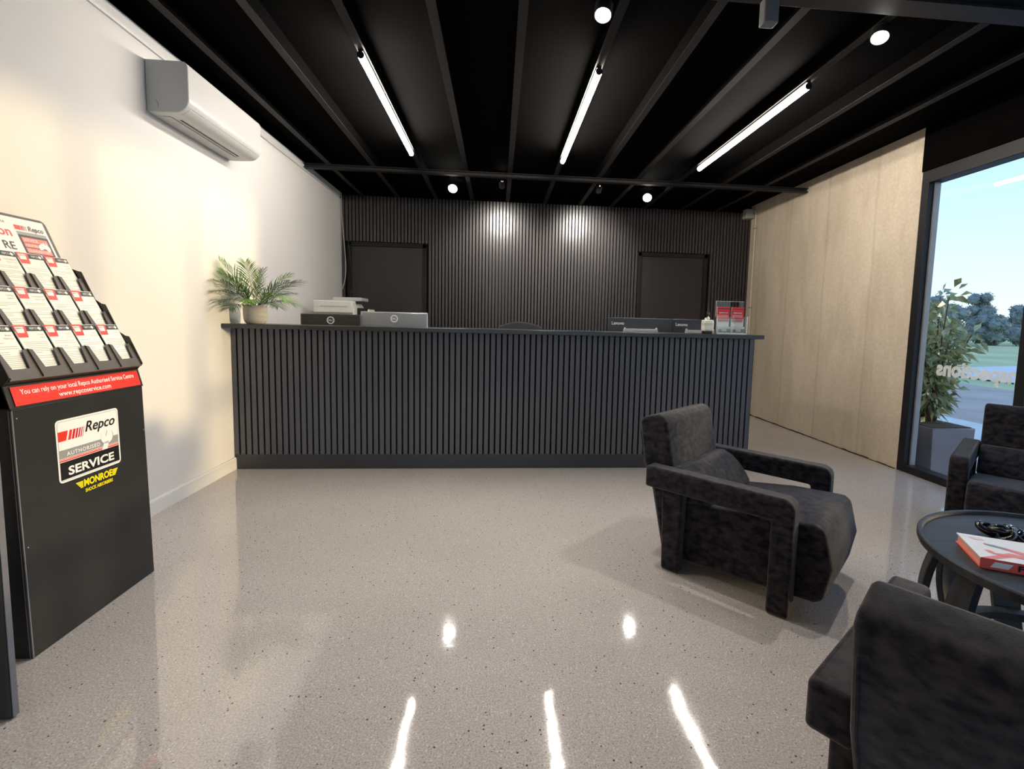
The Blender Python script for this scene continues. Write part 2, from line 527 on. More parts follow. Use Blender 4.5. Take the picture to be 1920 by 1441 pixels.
def empty(name, loc=(0, 0, 0), rz=0.0):
    o = bpy.data.objects.new(name, None)
    COL.objects.link(o)
    o.empty_display_size = 0.05
    o.location = loc
    o.rotation_euler = (0, 0, rz)
    return o

def tag(o, label, cat, group=None):
    o['label'] = label
    o['category'] = cat
    if group: o['group'] = group
    return o

def struct(o):
    o['kind'] = 'structure'
    return o

def copy_tree(o, parent=None):
    c = o.copy()
    COL.objects.link(c)
    c.parent = parent
    for ch in list(o.children):
        copy_tree(ch, c)
    return c

# ================================================================== ROOM
XL, XR, YB, YR = -1.868, 3.19, 6.0, -2.6
ZC = 2.630         # ceiling deck
ZJ = 2.545         # joist undersides
struct(MB().box(XL - .12, XR + .14, YR - .1, YB + .12, -0.12, 0.0).build('floor', 'floor'))
struct(MB().box(XL - .12, XR + .14, YR - .1, YB + .12, ZC, ZC + .1).build('ceiling', 'ceil'))
# left wall (white, with black zone above the cornice)
b = MB()
b.box(XL - .12, XL, YR - .1, YB + .12, 0, 2.50, 0)
b.box(XL - .12, XL, YR - .1, YB + .12, 2.50, ZC, 1)
struct(b.build('wall_left', ['wall', 'ceil']))
b = MB()
b.prism([(XL, 2.495), (XL + .012, 2.495), (XL + .016, 2.505), (XL + .016, 2.562), (XL, 2.562)], YR, YB - .08)
struct(b.build('trim_1', 'trimw', bevel=.002))
b = MB()
b.prism([(XL, 0), (XL + .014, 0), (XL + .014, .078), (XL + .008, .088), (XL, .088)], YR, 3.55)
struct(b.build('baseboard_left', 'trimw', bevel=.002))
# right wall: concrete panel, then glazing towards the camera
struct(MB().box(XR, XR + .14, 3.49, YB + .12, 0, ZC).build('wall_right', 'concrete'))
b = MB()
yy = 3.50
while yy < 5.96:
    y2 = yy + random.uniform(.05, .14)
    h = random.uniform(.004, .012)
    b.box(XR - random.uniform(.004, .011), XR + .001, yy, min(y2, 5.98), 0.0002, h)
    yy = y2
struct(b.build('trim_2', 'crack'))
# bulkhead above the window
b = MB()
b.box(XR - .01, XR + .14, YR, 3.49, 2.30, ZC)
struct(b.build('trim_3', 'ceil'))

# back wall with vertical slats and two doors
D1 = (-1.80, -0.872)
D2 = (1.742, 2.64)
DZ = 2.005
b = MB()
b.box(XL, XR, YB + .03, YB + .12, 0, ZC, 1)
b.box(XL, XR, YB - .002, YB + .03, 2.565, ZC, 2)          # plain strip above the slats
b.box(XL, XR, YB - .012, YB + .03, 2.545, 2.575, 2)
x = XL + .01
per = 0.0405
while x < XR - .02:
    w = 0.0265
    ind = [d for d in (D1, D2) if x + w > d[0] - .005 and x < d[1] + .005]
    z0 = 0.0 if not ind else DZ + .012
    b.box(x, x + w, YB - .006, YB + .03, z0, 2.548, 0)
    x += per
struct(b.build('wall_back', ['bslat', 'slatgap', 'ceil']))
for i, (a, c) in enumerate((D1, D2)):
    fr = MB()
    fr.box(a, a + .045, YB - .016, YB + .03, 0, DZ)
    fr.box(c - .045, c, YB - .016, YB + .03, 0, DZ)
    fr.box(a, c, YB - .016, YB + .03, DZ - .045, DZ)
    d = empty('door_%d' % (i + 1), ((a + c) / 2, YB, 0))
    struct(d)
    o = fr.build('door_frame', 'joist', bevel=.002)
    o.parent = d
    o.matrix_parent_inverse = Matrix.Translation((-(a + c) / 2, -YB, 0))
    o = MB().box(a + .046, c - .046, YB + .004, YB + .028, 0.005, DZ - .046).build('door_leaf', 'door')
    o.parent = d
    o.matrix_parent_inverse = Matrix.Translation((-(a + c) / 2, -YB, 0))
    hx = c - .10 if i == 0 else a + .10
    h = MB()
    h.lathe([(.024, 0), (.024, .006)], 16)
    h.T = Matrix.Identity(4)
    hb = MB()
    hb.T = Matrix.Translation((hx, YB + .004, 1.0)) @ Matrix.Rotation(PI / 2, 4, 'X')
    hb.lathe([(.024, 0), (.024, .008)], 16)
    hb.lathe([(.009, 0), (.009, .05)], 10)
    hb.T = Matrix.Identity(4)
    sgn = -1 if i == 0 else 1
    hb.tube([(hx, YB - .044, 1.0), (hx + sgn * .11, YB - .044, 1.0)], .008, 8)
    o = hb.build('door_handle', 'steel', smooth=40)
    o.parent = d
    o.matrix_parent_inverse = Matrix.Translation((-(a + c) / 2, -YB, 0))

# rear wall with a wide glazed shopfront opening (behind the camera)
b = MB()
b.box(XL, -1.2, YR - .1, YR, 0, ZC)
b.box(-1.2, XR, YR - .1, YR, 2.35, ZC)
b.box(2.9, XR, YR - .1, YR, 0, 2.35)
struct(b.build('wall_rear', 'wall'))

# joists, steel crossbar and the beam where the joists stop
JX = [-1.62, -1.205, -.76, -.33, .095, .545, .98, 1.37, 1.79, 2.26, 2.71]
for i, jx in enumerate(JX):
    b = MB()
    b.box(jx - .0225, jx + .0225, 2.20, YB - .004, ZJ, ZJ + .003, 0)  # underside strip in a lighter black: floor bounce put into its colour
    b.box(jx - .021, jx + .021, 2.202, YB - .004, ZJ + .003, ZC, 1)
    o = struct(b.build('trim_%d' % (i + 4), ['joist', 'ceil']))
b = MB()   # crossbar hanging just under the joists
b.box(XL + .02, XR - .02, 4.84, 4.90, 2.506, 2.512)
b.box(XL + .02, XR - .02, 4.867, 4.873, 2.512, 2.538)
b.box(XL + .02, XR - .02, 4.84, 4.90, 2.538, 2.5445)
struct(b.build('trim_20', 'joist', bevel=.001))
b = MB()   # I-beam near the camera
b.box(XL + .02, XR - .015, 2.03, 2.13, 2.50, 2.512)
b.box(XL + .02, XR - .015, 2.075, 2.085, 2.512, 2.614)
b.box(XL + .02, XR - .015, 2.03, 2.13, 2.614, 2.628)
struct(b.build('trim_21', 'steel', bevel=.001))

# ------------------------------------------------------------------ windows
def window(name, p0, axis, cuts, z0, z1, side):
    """frame with panes; axis 'y' runs along y at x=p0; axis 'x' runs along x at y=p0"""
    r = empty(name)
    struct(r)
    f = MB()
    e = MB()
    def bx(m, a0, a1, d0, d1, za, zb, mi=0):
        if axis == 'y': m.box(p0 + min(d0 * side, d1 * side), p0 + max(d0 * side, d1 * side), a0, a1, za, zb, mi)
        else: m.box(a0, a1, p0 + min(d0 * side, d1 * side), p0 + max(d0 * side, d1 * side), za, zb, mi)
    lo, hi = cuts[0], cuts[-1]
    bx(f, lo, hi, 0, .10, z0, z0 + .055)
    bx(f, lo, hi, 0, .10, z1 - .09, z1)
    for i, c in enumerate(cuts):
        if i == 0: a0, a1 = c, c + .06
        elif i == len(cuts) - 1: a0, a1 = c - .06, c
        else: a0, a1 = c - .028, c + .028
        bx(f, a0, a1, 0, .10, z0 + .055, z1 - .09)
        if 0 < i:
            bx(e, a0 - .014, a0 - .0005, .045, .085, z0 + .056, z1 - .091)
    o = f.build('window_frame', 'frame', r, bevel=.002)
    o = e.build('glazing_bead', 'frameg', r)
    for i in range(len(cuts) - 1):
        g = MB()
        a0, a1 = cuts[i] + .02, cuts[i + 1] - .02
        if axis == 'y':
            g.add([(p0 + side * .065, a0, z0 + .04), (p0 + side * .065, a1, z0 + .04), (p0 + side * .065, a1, z1 - .08), (p0 + side * .065, a0, z1 - .08)], [(0, 1, 2, 3)])
        else:
            g.add([(a0, p0 + side * .065, z0 + .04), (a1, p0 + side * .065, z0 + .04), (a1, p0 + side * .065, z1 - .08), (a0, p0 + side * .065, z1 - .08)], [(0, 1, 2, 3)])
        g.build('window_pane', 'glass', r)
    return r
W1 = window('window_1', XR, 'y', [YR, -1.40, -.30, .78, 1.86, 2.655, 3.488], 0, 2.30, 1)
window('window_2', YR, 'x', [-1.2, .1, 1.5, 2.9], 0, 2.35, -1)
# word on the glass, reads correctly from outside
b = MB()
b.text('Inspections', (XR + .064, 2.69, .785), (0, 1, 0), (0, 0, 1), h=.105, w=.60, bold=.045, ext=.003)
b.build('window_lettering', 'text_glass', W1)

# ================================================================== LIGHTS (lamps of the place)
def strip_light(x, label):
    y0, y1 = 2.80, 4.34
    r = empty('strip_light', (x, (y0 + y1) / 2, ZJ))
    tag(r, label, 'strip light', 'linear strip lights under the joists')
    L = (y1 - y0) / 2
    m = MB()
    m.box(-.014, .014, -L, L, -.012, -.0005)
    m.build('mounting_channel', 'joist', r, bevel=.001)
    m = MB()
    m.tube([(0, -L + .004, -.031), (0, L - .004, -.031)], .0185, 16)
    m.build('diffuser_tube', 'strip', r, smooth=50)
    for s_ in (-1, 1):
        m = MB()
        m.tube([(0, s_ * (L - .004), -.031), (0, s_ * (L + .004), -.031)], .019, 16)
        m.build('end_cap', 'joist', r, smooth=50)
    return r
strip_light(-.76, 'glowing linear strip light nearest the white wall')
strip_light(.545, 'glowing linear strip light, middle one of the three')
strip_light(1.79, 'glowing linear strip light nearest the concrete wall')

def spot(x, y, label, tilt=(0, 0), watt=SPOT_W, group='small round ceiling spotlights', cone=95, rad=.040, deck=True):
    z = ZC if deck else ZJ
    drop = z - 2.515
    r = empty('spotlight', (x, y, z))
    tag(r, label, 'spotlight', group)
    m = MB()
    m.lathe([(.034, -.010), (.034, -.0005)], 20)
    m.tube([(0, 0, -.008), (0, 0, -drop + .03)], .007, 8)
    m.build('ceiling_mount', 'steel', r, smooth=40)
    h = empty('lamp_head', (0, 0, -drop))
    h.parent = r
    h.rotation_euler = (tilt[0], tilt[1], 0)
    k = rad / .030
    m = MB()
    m.lathe([(.012 * k, .045), (.027 * k, .040), (rad, .034), (rad, -.030), (.0275 * k, -.030), (.0265 * k, -.026)], 28, cap=False)
    m.build('lamp_housing', 'steel', h, smooth=40)
    m = MB()
    m.lathe([(.026 * k, -.024), (.018 * k, -.030), (.006 * k, -.033)], 28)
    m.build('lens', 'bulb', h, smooth=60)
    l = bpy.data.lights.new('spot_beam', 'SPOT')
    l.energy = watt
    l.color = (1, .95, .88)
    l.spot_size = math.radians(cone)
    l.spot_blend = .9
    l.shadow_soft_size = .03
    lo = bpy.data.objects.new('spot_beam', l)
    COL.objects.link(lo)
    lo.parent = h
    lo.location = (0, 0, -.06)
    return r
spot(-.50, 5.34, 'lit round spotlight on the left above the reception counter', (-.85, .1), 12, rad=.052)
spot(1.625, 5.34, 'lit round spotlight on the right above the reception counter', (-.85, .3), 12, rad=.052)
spot(.455, 2.28, 'lit round spotlight at the top edge, before the middle strip light', (-.35, .15))
spot(1.80, 2.28, 'lit round spotlight on the joist of the right-hand strip light', (-.3, .3), deck=False)
spot(-.77, 2.24, 'lit round spotlight before the left strip light, cut by the top edge', (-.1, 0), deck=False)
spot(.02, 5.15, 'dark-bodied spotlight turned to the slatted wall, left of the pair', (.93, 0), 68, 'dark spotlights aimed at the slatted wall', 92, .030)
spot(1.04, 5.15, 'dark-bodied spotlight turned to the slatted wall, right of the pair', (.93, 0), 68, 'dark spotlights aimed at the slatted wall', 92, .030)

# ================================================================== RECEPTION COUNTER
CX1 = 1.982
FY = 3.547
r = empty('reception_counter', ((XL + CX1) / 2, 3.9, 0))
tag(r, 'long charcoal reception counter with a vertically slatted front and thin dark top', 'counter')
inv = Matrix.Translation((-(XL + CX1) / 2, -3.9, 0))
def cpart(m, name, mats, **k):
    o = m.build(name, mats, r, **k)
    o.matrix_parent_inverse = inv
    return o
b = MB()
b.box(XL + .003, CX1, FY + .018, FY + .035, .10, 1.012, 1)
n = 91
per = (CX1 - XL - .004) / n
for i in range(n):
    x0 = XL + .003 + i * per
    b.box(x0, x0 + per * .70, FY, FY + .019, .108, 1.012, 0)
cpart(b, 'slat_panel', ['slat', 'slatgap'])
b = MB().box(XL + .003, CX1, FY - .001, FY + .03, 0.001, .108)
cpart(b, 'plinth', 'plinth', bevel=.002)
b = MB().box(XL + .002, CX1 + .006, 3.433, 3.86, 1.013, 1.044)
cpart(b, 'countertop', 'top', bevel=.004)
b = MB().box(CX1 - .03, CX1, FY + .036, 4.45, 0.001, 1.012)
cpart(b, 'side_panel', 'slat', bevel=.002)
b = MB().box(XL + .003, CX1 - .031, FY + .036, 4.45, .71, .74)
cpart(b, 'work_surface', 'top', bevel=.002)
for dx in (XL + .5, -.3, .8):
    b = MB().box(dx, dx + .03, FY + .036, 4.40, .001, .709)
    cpart(b, 'support_panel', 'plinth')

# ================================================================== AIR CONDITIONER
def air_con():
    y0, y1, z0, z1, d = 2.815, 3.60, 2.165, 2.428, .215
    r = empty('air_conditioner', (XL, (y0 + y1) / 2, z0))
    tag(r, 'white split-system air conditioner mounted high on the white wall', 'air conditioner')
    L = (y1 - y0) / 2
    H = z1 - z0
    prof = [(0.002, 0.0), (.03, -.004), (.10, -.002)]
    prof += [(d - .075 + .075 * math.sin(a), .075 - .075 * math.cos(a)) for a in [i * PI / 2 / 8 for i in range(9)]]
    prof += [(d, H - .03), (d - .004, H - .014), (d - .018, H - .002), (d - .03, H), (.002, H)]
    m = MB().prism(prof, -L, L, 'y')
    m.build('casing', 'acw', r, bevel=.004, smooth=40)
    # front cover seam and flap
    fl = MB()
    a0, a1 = PI * .06, PI * .30
    R_ = .0762
    pts = [(d - .075 + R_ * math.sin(a), .075 - R_ * math.cos(a)) for a in [a0 + (a1 - a0) * i / 6 for i in range(7)]]
    pin = [(x - .002, z + .002) for x, z in pts[::-1]]
    fl.prism(pts + pin, -L + .03, L - .03, 'y')
    fl.build('air_flap', 'acw', r, bevel=.0008, smooth=40)
    s_ = MB()
    s_.box(.105, .117, -L + .10, L - .10, -.0035, .004)
    s_.build('outlet_slot', 'black', r)
    s_ = MB()
    a = PI * .33
    s_.box(d - .075 + R_ * math.sin(a) - .002, d - .075 + R_ * math.sin(a) + .0005, -L + .01, L - .01, .075 - R_ * math.cos(a) - .0012, .075 - R_ * math.cos(a) + .0012)
    s_.build('cover_seam', 'acgrey', r)
    s_ = MB()
    s_.box(.012, .09, -L + .05, L - .08, -.0062, -.0036)
    s_.build('drain_panel', 'acgrey', r, bevel=.001)
    s_ = MB()   # knock-out marks on the end
    for a in range(-20, 80, 20):
        q = math.radians(a)
        s_.box(.035 + .026 * math.cos(q) - .002, .035 + .026 * math.cos(q) + .002, -L - .0008, -L + .001, .036 + .026 * math.sin(q) - .004, .036 + .026 * math.sin(q) + .004)
    s_.build('knock_out_mark', 'grey', r)
    return r
air_con()

# ================================================================== DISPLAY STAND
SX, SY0, SY1 = -1.452, 1.567, 2.107
def display_stand():
    r = empty('brochure_stand', (-1.64, (SY0 + SY1) / 2, 0))
    tag(r, 'black brochure display stand with red banner, stepped leaflet pockets and header sign', 'display stand')
    inv = Matrix.Translation((1.64, -(SY0 + SY1) / 2, 0))
    def P(m, name, mats, **k):
        o = m.build(name, mats, r, **k)
        o.matrix_parent_inverse = inv
        return o
    bx = -1.84
    m = MB()
    m.prism([(SX, .0), (bx, .0), (bx, .80), (SX - .012, .80)], SY0, SY1)
    P(m, 'cabinet_body', 'board', bevel=.003)
    m = MB()     # light worn edges
    m.prism([(SX + .001, .0), (SX - .003, .0), (SX - .015, .795), (SX - .011, .795)], SY0 - .0015, SY0 + .002)
    m.prism([(SX + .001 - .008, .0), (SX - .010, .0), (SX - .022, .795), (SX - .019, .795)], SY0 - .0012, SY0 + .001)
    P(m, 'corner_edge', 'boardedge')
    # red banner ledge, leaning back
    bt = Vector((SX - .010, 0, .800))
    tp = Vector((SX - .028, 0, .872))
    ud = (tp - bt)
    L = ud.length
    ud = ud.normalized()
    m = MB()
    m.prism([(bt.x, bt.z), (tp.x, tp.z), (tp.x - .03, tp.z + .002), (bt.x - .05, .80)], SY0 - .004, SY1 + .004)
    o = Vector((bt.x, SY0 - .004, bt.z))
    P(m, 'banner_ledge', 'board', bevel=.002)
    m = MB()
    yd, xd = ud, Vector((0, 1, 0))
    nn = xd.cross(yd).normalized()
    o = Vector((bt.x, SY0 + .012, bt.z)) + nn * .002 + ud * .007
    w = SY1 - SY0 - .024
    h = L - .014
    m.slab(o, xd, yd, [(0, 0), (w, 0), (w, h), (0, h)], .001, 0)
    o2 = o + nn * .0012
    m.text('You can rely on your local Repco Authorised Service Centre', o2 + xd * (w / 2) + yd * (h * .56), xd, yd, h=.0165, w=w * .90, mi=1, align='CENTER', bold=.01)
    m.text('www.repcoservice.com', o2 + xd * (w / 2) + yd * (h * .14), xd, yd, h=.0165, w=w * .42, mi=1, align='CENTER', bold=.01)
    P(m, 'red_banner', ['red', 'white'])
    # stepped tiers: leaflets lean back on a sloping rack
    A = Vector((SX - .032, 0, .878))
    Bk = Vector((-1.735, 0, 1.262))
    sl = (Bk - A)
    SL = sl.length
    sd = sl.normalized()
    nrm = Vector((0, 1, 0)).cross(sd).normalized()      # outwards, to +x / up
    m = MB()
    m.prism([(A.x, A.z), (Bk.x - .02, Bk.z), (bx, Bk.z), (bx, .80), (A.x - .02, .80)], SY0 + .002, SY1 - .002)
    P(m, 'rack_body', 'pocketd')
    rows = []
    nrow = 3
    step = SL / nrow
    cw = (SY1 - SY0) / 5
    for k in range(nrow):
        base = A + sd * (step * k) + nrm * .006
        # leaflet plane leans back more upright than the rack
        ld = (sd * .9 + Vector((0, 0, 1)) * .25).normalized()
        ln = Vector((0, 1, 0)).cross(ld).normalized()
        rows.append((base, ld, ln))
    for k, (base, ld, ln) in enumerate(rows):
        for c in range(5):
            yc = SY0 + cw * c
            m = MB()
            # pocket tray: floor lip + side fins in front of the leaflet
            o = Vector((base.x, yc, base.z)) + ln * .016
            X = Vector((0, 1, 0))
            w = cw
            lip = .032 if k == 0 else .022
            fin = .095
            pts = [(0.001, 0), (w - .001, 0), (w - .001, fin), (w - .016, fin), (w - .022, lip + .006), (w - .028, lip),
                   (.028, lip), (.022, lip + .006), (.016, fin), (.001, fin)]
            # concave front: build as three slabs
            m.slab(o, X, ld, [(.001, 0), (w - .001, 0), (w - .001, lip), (.001, lip)], .003)
            m.slab(o, X, ld, [(.001, lip), (.026, lip), (.017, fin), (.001, fin + .004)], .003)
            m.slab(o, X, ld, [(w - .026, lip), (w - .001, lip), (w - .001, fin + .004), (w - .017, fin)], .003)
            # divider fin standing proud at the left side of the pocket
            m.slab(o - ln * .014, X, ld, [(0, 0), (.0016, 0), (.0016, fin), (0, fin)], .022)
            m.slab(o - ln * .014, X, ld, [(w - .0016, 0), (w, 0), (w, fin), (w - .0016, fin)], .022)
            m.slab(o - ln * .018, X, ld, [(0, -.004), (w, -.004), (w, 0), (0, 0)], .021)
            P(m, 'leaflet_pocket', 'pocket')
    # stepped end plates
    for side in (0, 1):
        ys = SY1 - .001 if side else SY0 - .004
        pr = [(SX - .012, .80), (SX - .030, .868)]
        for k, (base, ld, ln) in enumerate(rows):
            f0 = base + ln * .022
            t0 = base + ld * (step * .80) + ln * .030
            t1 = base + ld * (step * .86) + ln * .018
            pr += [(f0.x, f0.z + .004), (t0.x, t0.z), (t1.x, t1.z)]
        pr += [(-1.745, 1.285), (bx, 1.285), (bx, .80)]
        m = MB().prism(pr, ys, ys + .005)
        P(m, 'end_plate', 'pocketd', bevel=.0015)
    # header sign
    h0 = Vector((-1.728, 0, 1.266))
    hd = Vector((-.065, 0, .165)).normalized()
    hn = Vector((0, 1, 0)).cross(hd).normalized()
    HH = .200
    m = MB()
    o = Vector((h0.x, SY0 - .002, h0.z))
    W_ = SY1 - SY0 + .004
    cr = .02
    pts = [(0, 0), (W_, 0)]
    pts += [(W_ - cr + cr * math.cos(a), HH - cr + cr * math.sin(a)) for a in [i * PI / 10 for i in range(6)]]
    pts += [(cr + cr * math.cos(a), HH - cr + cr * math.sin(a)) for a in [PI / 2 + i * PI / 10 for i in range(6)]]
    m.slab(o - hn * .008, Vector((0, 1, 0)), hd, pts, .008)
    P(m, 'header_board', 'pocket')
    m = MB()
    X = Vector((0, 1, 0))
    e = .014
    m.slab(o + hn * .0002, X, hd, [(e, e + .022), (W_ - e, e + .022), (W_ - e, HH - e + .003), (e, HH - e + .003)], .0008, 0)
    oo = o + hn * .0012
    m.text('on', oo + X * (W_ - .165) + hd * .110, X, hd, h=.036, mi=1, align='RIGHT', bold=.012)
    m.text('RE', oo + X * (W_ - .172) + hd * .058, X, hd, h=.030, mi=2, align='RIGHT', bold=.012)
    m.text('vice', oo + X * (W_ - .172) + hd * .160, X, hd, h=.012, mi=2, align='RIGHT')
    # logo block
    q = oo + X * (W_ - .142) + hd * .048
    m.poly(q, X, hd, [(0, .0), (.118, 0), (.118, .088), (0, .088)], 3)                 # grey bar
    m.poly(q + hn * .0003, X, hd, [(.0, 0), (.118, 0), (.118, .075), (0, .075)], 2)       # dark panel
    for j, (a, c_) in enumerate(((.045, .066), (.027, .043), (.004, .024))):
        m.poly(q + hn * .0006, X, hd, [(.008, a), (.110, a), (.110, c_), (.008, c_)], 4)
    m.text('SERVICE', q + hn * .001 + X * .012 + hd * .050, X, hd, h=.011, mi=0)
    m.text('CENTRE', q + hn * .001 + X * .012 + hd * .030, X, hd, h=.009, mi=0)
    m.text('GUARANTEED', q + hn * .001 + X * .012 + hd * .009, X, hd, h=.009, w=.09, mi=0)
    # outline map of the island continent
    isl = [(0, .35), (.08, .55), (.22, .62), (.34, .80), (.46, .70), (.50, .86), (.62, .84), (.66, .66), (.74, .62), (.78, .98), (.86, .66),
           (1.0, .38), (.98, .18), (.84, .0), (.70, .05), (.60, .22), (.42, .26), (.26, .14), (.08, .10), (.03, .18)]
    m.poly(q + hn * .0012 + X * .062 + hd * .018, X, hd, [(a * .048, c_ * .042) for a, c_ in isl], 0)
    # logo top: red bars + name
    q2 = oo + X * (W_ - .142) + hd * .142
    m.poly(q2 + hn * .0003, X, hd, [(0, 0), (.022, 0), (.026, .018), (0, .018)], 1)
    for j in range(4):
        a = .024 + j * .006
        ww = .0042 - j * .0008
        m.poly(q2 + hn * .0003, X, hd, [(a, 0), (a + ww, 0), (a + ww + .004, .018), (a + .004, .018)], 5)
    m.text('Repco', q2 + hn * .0003 + X * .052 + hd * .001, X, hd, h=.020, w=.062, mi=2, shear=.25, bold=.01)
    P(m, 'header_sign', ['white', 'red', 'black', 'grey', 'redlt', 'crimson'])
    # big sticker on the front face
    m = MB()
    X, Z = Vector((0, 1, 0)), Vector((-.015, 0, 1)).normalized()
    N_ = X.cross(Z).normalized()
    def fo(y, z): return Vector((SX - .015 * z, y, z)) + N_ * .0006
    ya, yb, za, zb = STK
    w, h = yb - ya, zb - za
    def rr(w, h, c, n=5):
        out = []
        for cx, cy, a0 in ((w - c, c, -PI / 2), (w - c, h - c, 0), (c, h - c, PI / 2), (c, c, PI)):
            out += [(cx + c * math.cos(a0 + i * PI / 2 / n), cy + c * math.sin(a0 + i * PI / 2 / n)) for i in range(n + 1)]
        return out
    q = fo(ya, za)
    m.slab(q, X, Z, rr(w, h, .014), .0006, 0)
    k = N_ * .0009
    ins = .006
    m.poly(q + k + X * ins + Z * ins, X, Z, rr(w - 2 * ins, h - 2 * ins, .009), 3)
    m.poly(q + k * 1.15 + X * (ins + .0012) + Z * (ins + .0012), X, Z, rr(w - 2 * ins - .0024, h - 2 * ins - .0024, .008), 4)
    q = q + k * 1.3 + X * (ins + .0012)
    wi = w - 2 * ins - .0024
    m.poly(q + Z * .010, X, Z, [(0, 0), (wi, 0), (wi, h * .28), (0, h * .28)], 2)       # black
    for a, c_ in ((.325, .335), (.305, .320)): pass
    m.poly(q + Z * (h * .335), X, Z, [(0, 0), (wi, 0), (wi, h * .022), (0, h * .022)], 1)
    m.poly(q + Z * (h * .365), X, Z, [(0, 0), (wi, 0), (wi, h * .012), (0, h * .012)], 1)
    m.poly(q + Z * (h * .385), X, Z, [(0, 0), (wi, 0), (wi, h * .135), (0, h * .135)], 3)   # grey
    # red speed bars
    zz = h * .66
    hh = h * .155
    m.poly(q + Z * zz, X, Z, [(0, 0), (w * .11, 0), (w * .145, hh), (0, hh)], 1)
    a = w * .135
    for j in range(6):
        ww = w * (.042 - j * .0065)
        m.poly(q + Z * zz, X, Z, [(a, 0), (a + ww, 0), (a + ww + w * .035, hh), (a + w * .035, hh)], 5 if j else 1)
        a += ww + w * .014
    kk = N_ * .0003
    m.text('Repco', q + kk + X * (w * .40) + Z * (h * .72), X, Z, h=h * .17, w=w * .50, mi=2, shear=.3, bold=.012)
    m.text('AUTHORISED', q + kk + X * (w * .10) + Z * (h * .415), X, Z, h=h * .062, w=w * .52, mi=0, bold=.02, space=1.2)
    m.text('SERVICE', q + kk + X * (w * .475) + Z * (h * .10), X, Z, h=h * .135, w=w * .74, mi=0, bold=.03, align='CENTER')
    # spanner
    cx_, cz_ = w * .745, h * .545
    rr_ = w * .105
    arc = [(cx_ + rr_ * math.cos(t), cz_ + rr_ * 1.05 * math.sin(t)) for t in [math.radians(112 - i * (360 - 62) / 18 * 1.0 + 360) for i in range(19)]]
    arc2 = [(cx_ + rr_ * .16, cz_ - rr_ * .05 + rr_ * .25), (cx_ - rr_ * .12, cz_ + rr_ * .1)]
    op = [(cx_ + rr_ * math.cos(math.radians(t)), cz_ + rr_ * math.sin(math.radians(t))) for t in range(40, -271, -15)]
    jaw = [(cx_ + rr_ * .05, cz_ + rr_ * .75), (cx_ - rr_ * .22, cz_ + rr_ * .05), (cx_ + rr_ * .15, cz_ - rr_ * .12), (cx_ + rr_ * .42, cz_ + rr_ * .15)]
    m.poly(q + kk * 1.5 + X * .001, X, Z, [(x_ + .0016, z_ - .0016) for x_, z_ in op + jaw[:0]] + [(x_ + .0016, z_ - .0016) for x_, z_ in jaw], 3)
    m.poly(q + kk * 2 + X * 0, X, Z, op + jaw, 0)
    m.poly(q + kk * 2, X, Z, [(cx_ - rr_ * .95, h * .325), (cx_ - rr_ * .05, h * .325), (cx_ + rr_ * .35, cz_ - rr_ * .7), (cx_ - rr_ * .45, cz_ - rr_ * .7)], 0)
    P(m, 'service_sticker', ['white', 'red', 'black', 'grey', 'white', 'crimson'])
    # shock absorber sticker, yellow lettering with winged ends
    m = MB()
    ya, yb, za, zb = STK2
    w, h = yb - ya, zb - za
    q = fo(ya, za)
    for j in range(4):
        z_ = h * (.86 - j * .105)
        m.poly(q, X, Z, [(w * (.00 + .028 * j), z_), (w * (.16 - .0 * j), z_), (w * (.15), z_ - h * .085), (w * (.015 + .028 * j), z_ - h * .085)], 0)
        m.poly(q, X, Z, [(w * .86, z_), (w * (1.0 - .02 * j), z_), (w * (.988 - .02 * j), z_ - h * .085), (w * .86, z_ - h * .085)], 0)
    m.text('MONROE', q + X * (w * .51) + Z * (h * .50), X, Z, h=h * .40, w=w * .68, mi=0, bold=.04, align='CENTER')
    m.text('SHOCK ABSORBERS', q + X * (w * .52) + Z * (h * .12), X, Z, h=h * .20, w=w * .66, mi=0, bold=.03, align='CENTER')
    P(m, 'shock_absorber_sticker', ['yellow'])
    # screws
    for y_, z_ in ((SY0 + .012, .77), (SY0 + .012, .36), (SY1 - .01, .62)):
        m = MB().ball(tuple(fo(y_, z_)), .003, 8, 6)
        P(m, 'screw', 'chrome', smooth=60)
    return rows, cw, step
STK = (1.703, 1.968, .520, .735)
STK2 = (1.765, 1.950, .452, .512)
rows, cw, step = display_stand()

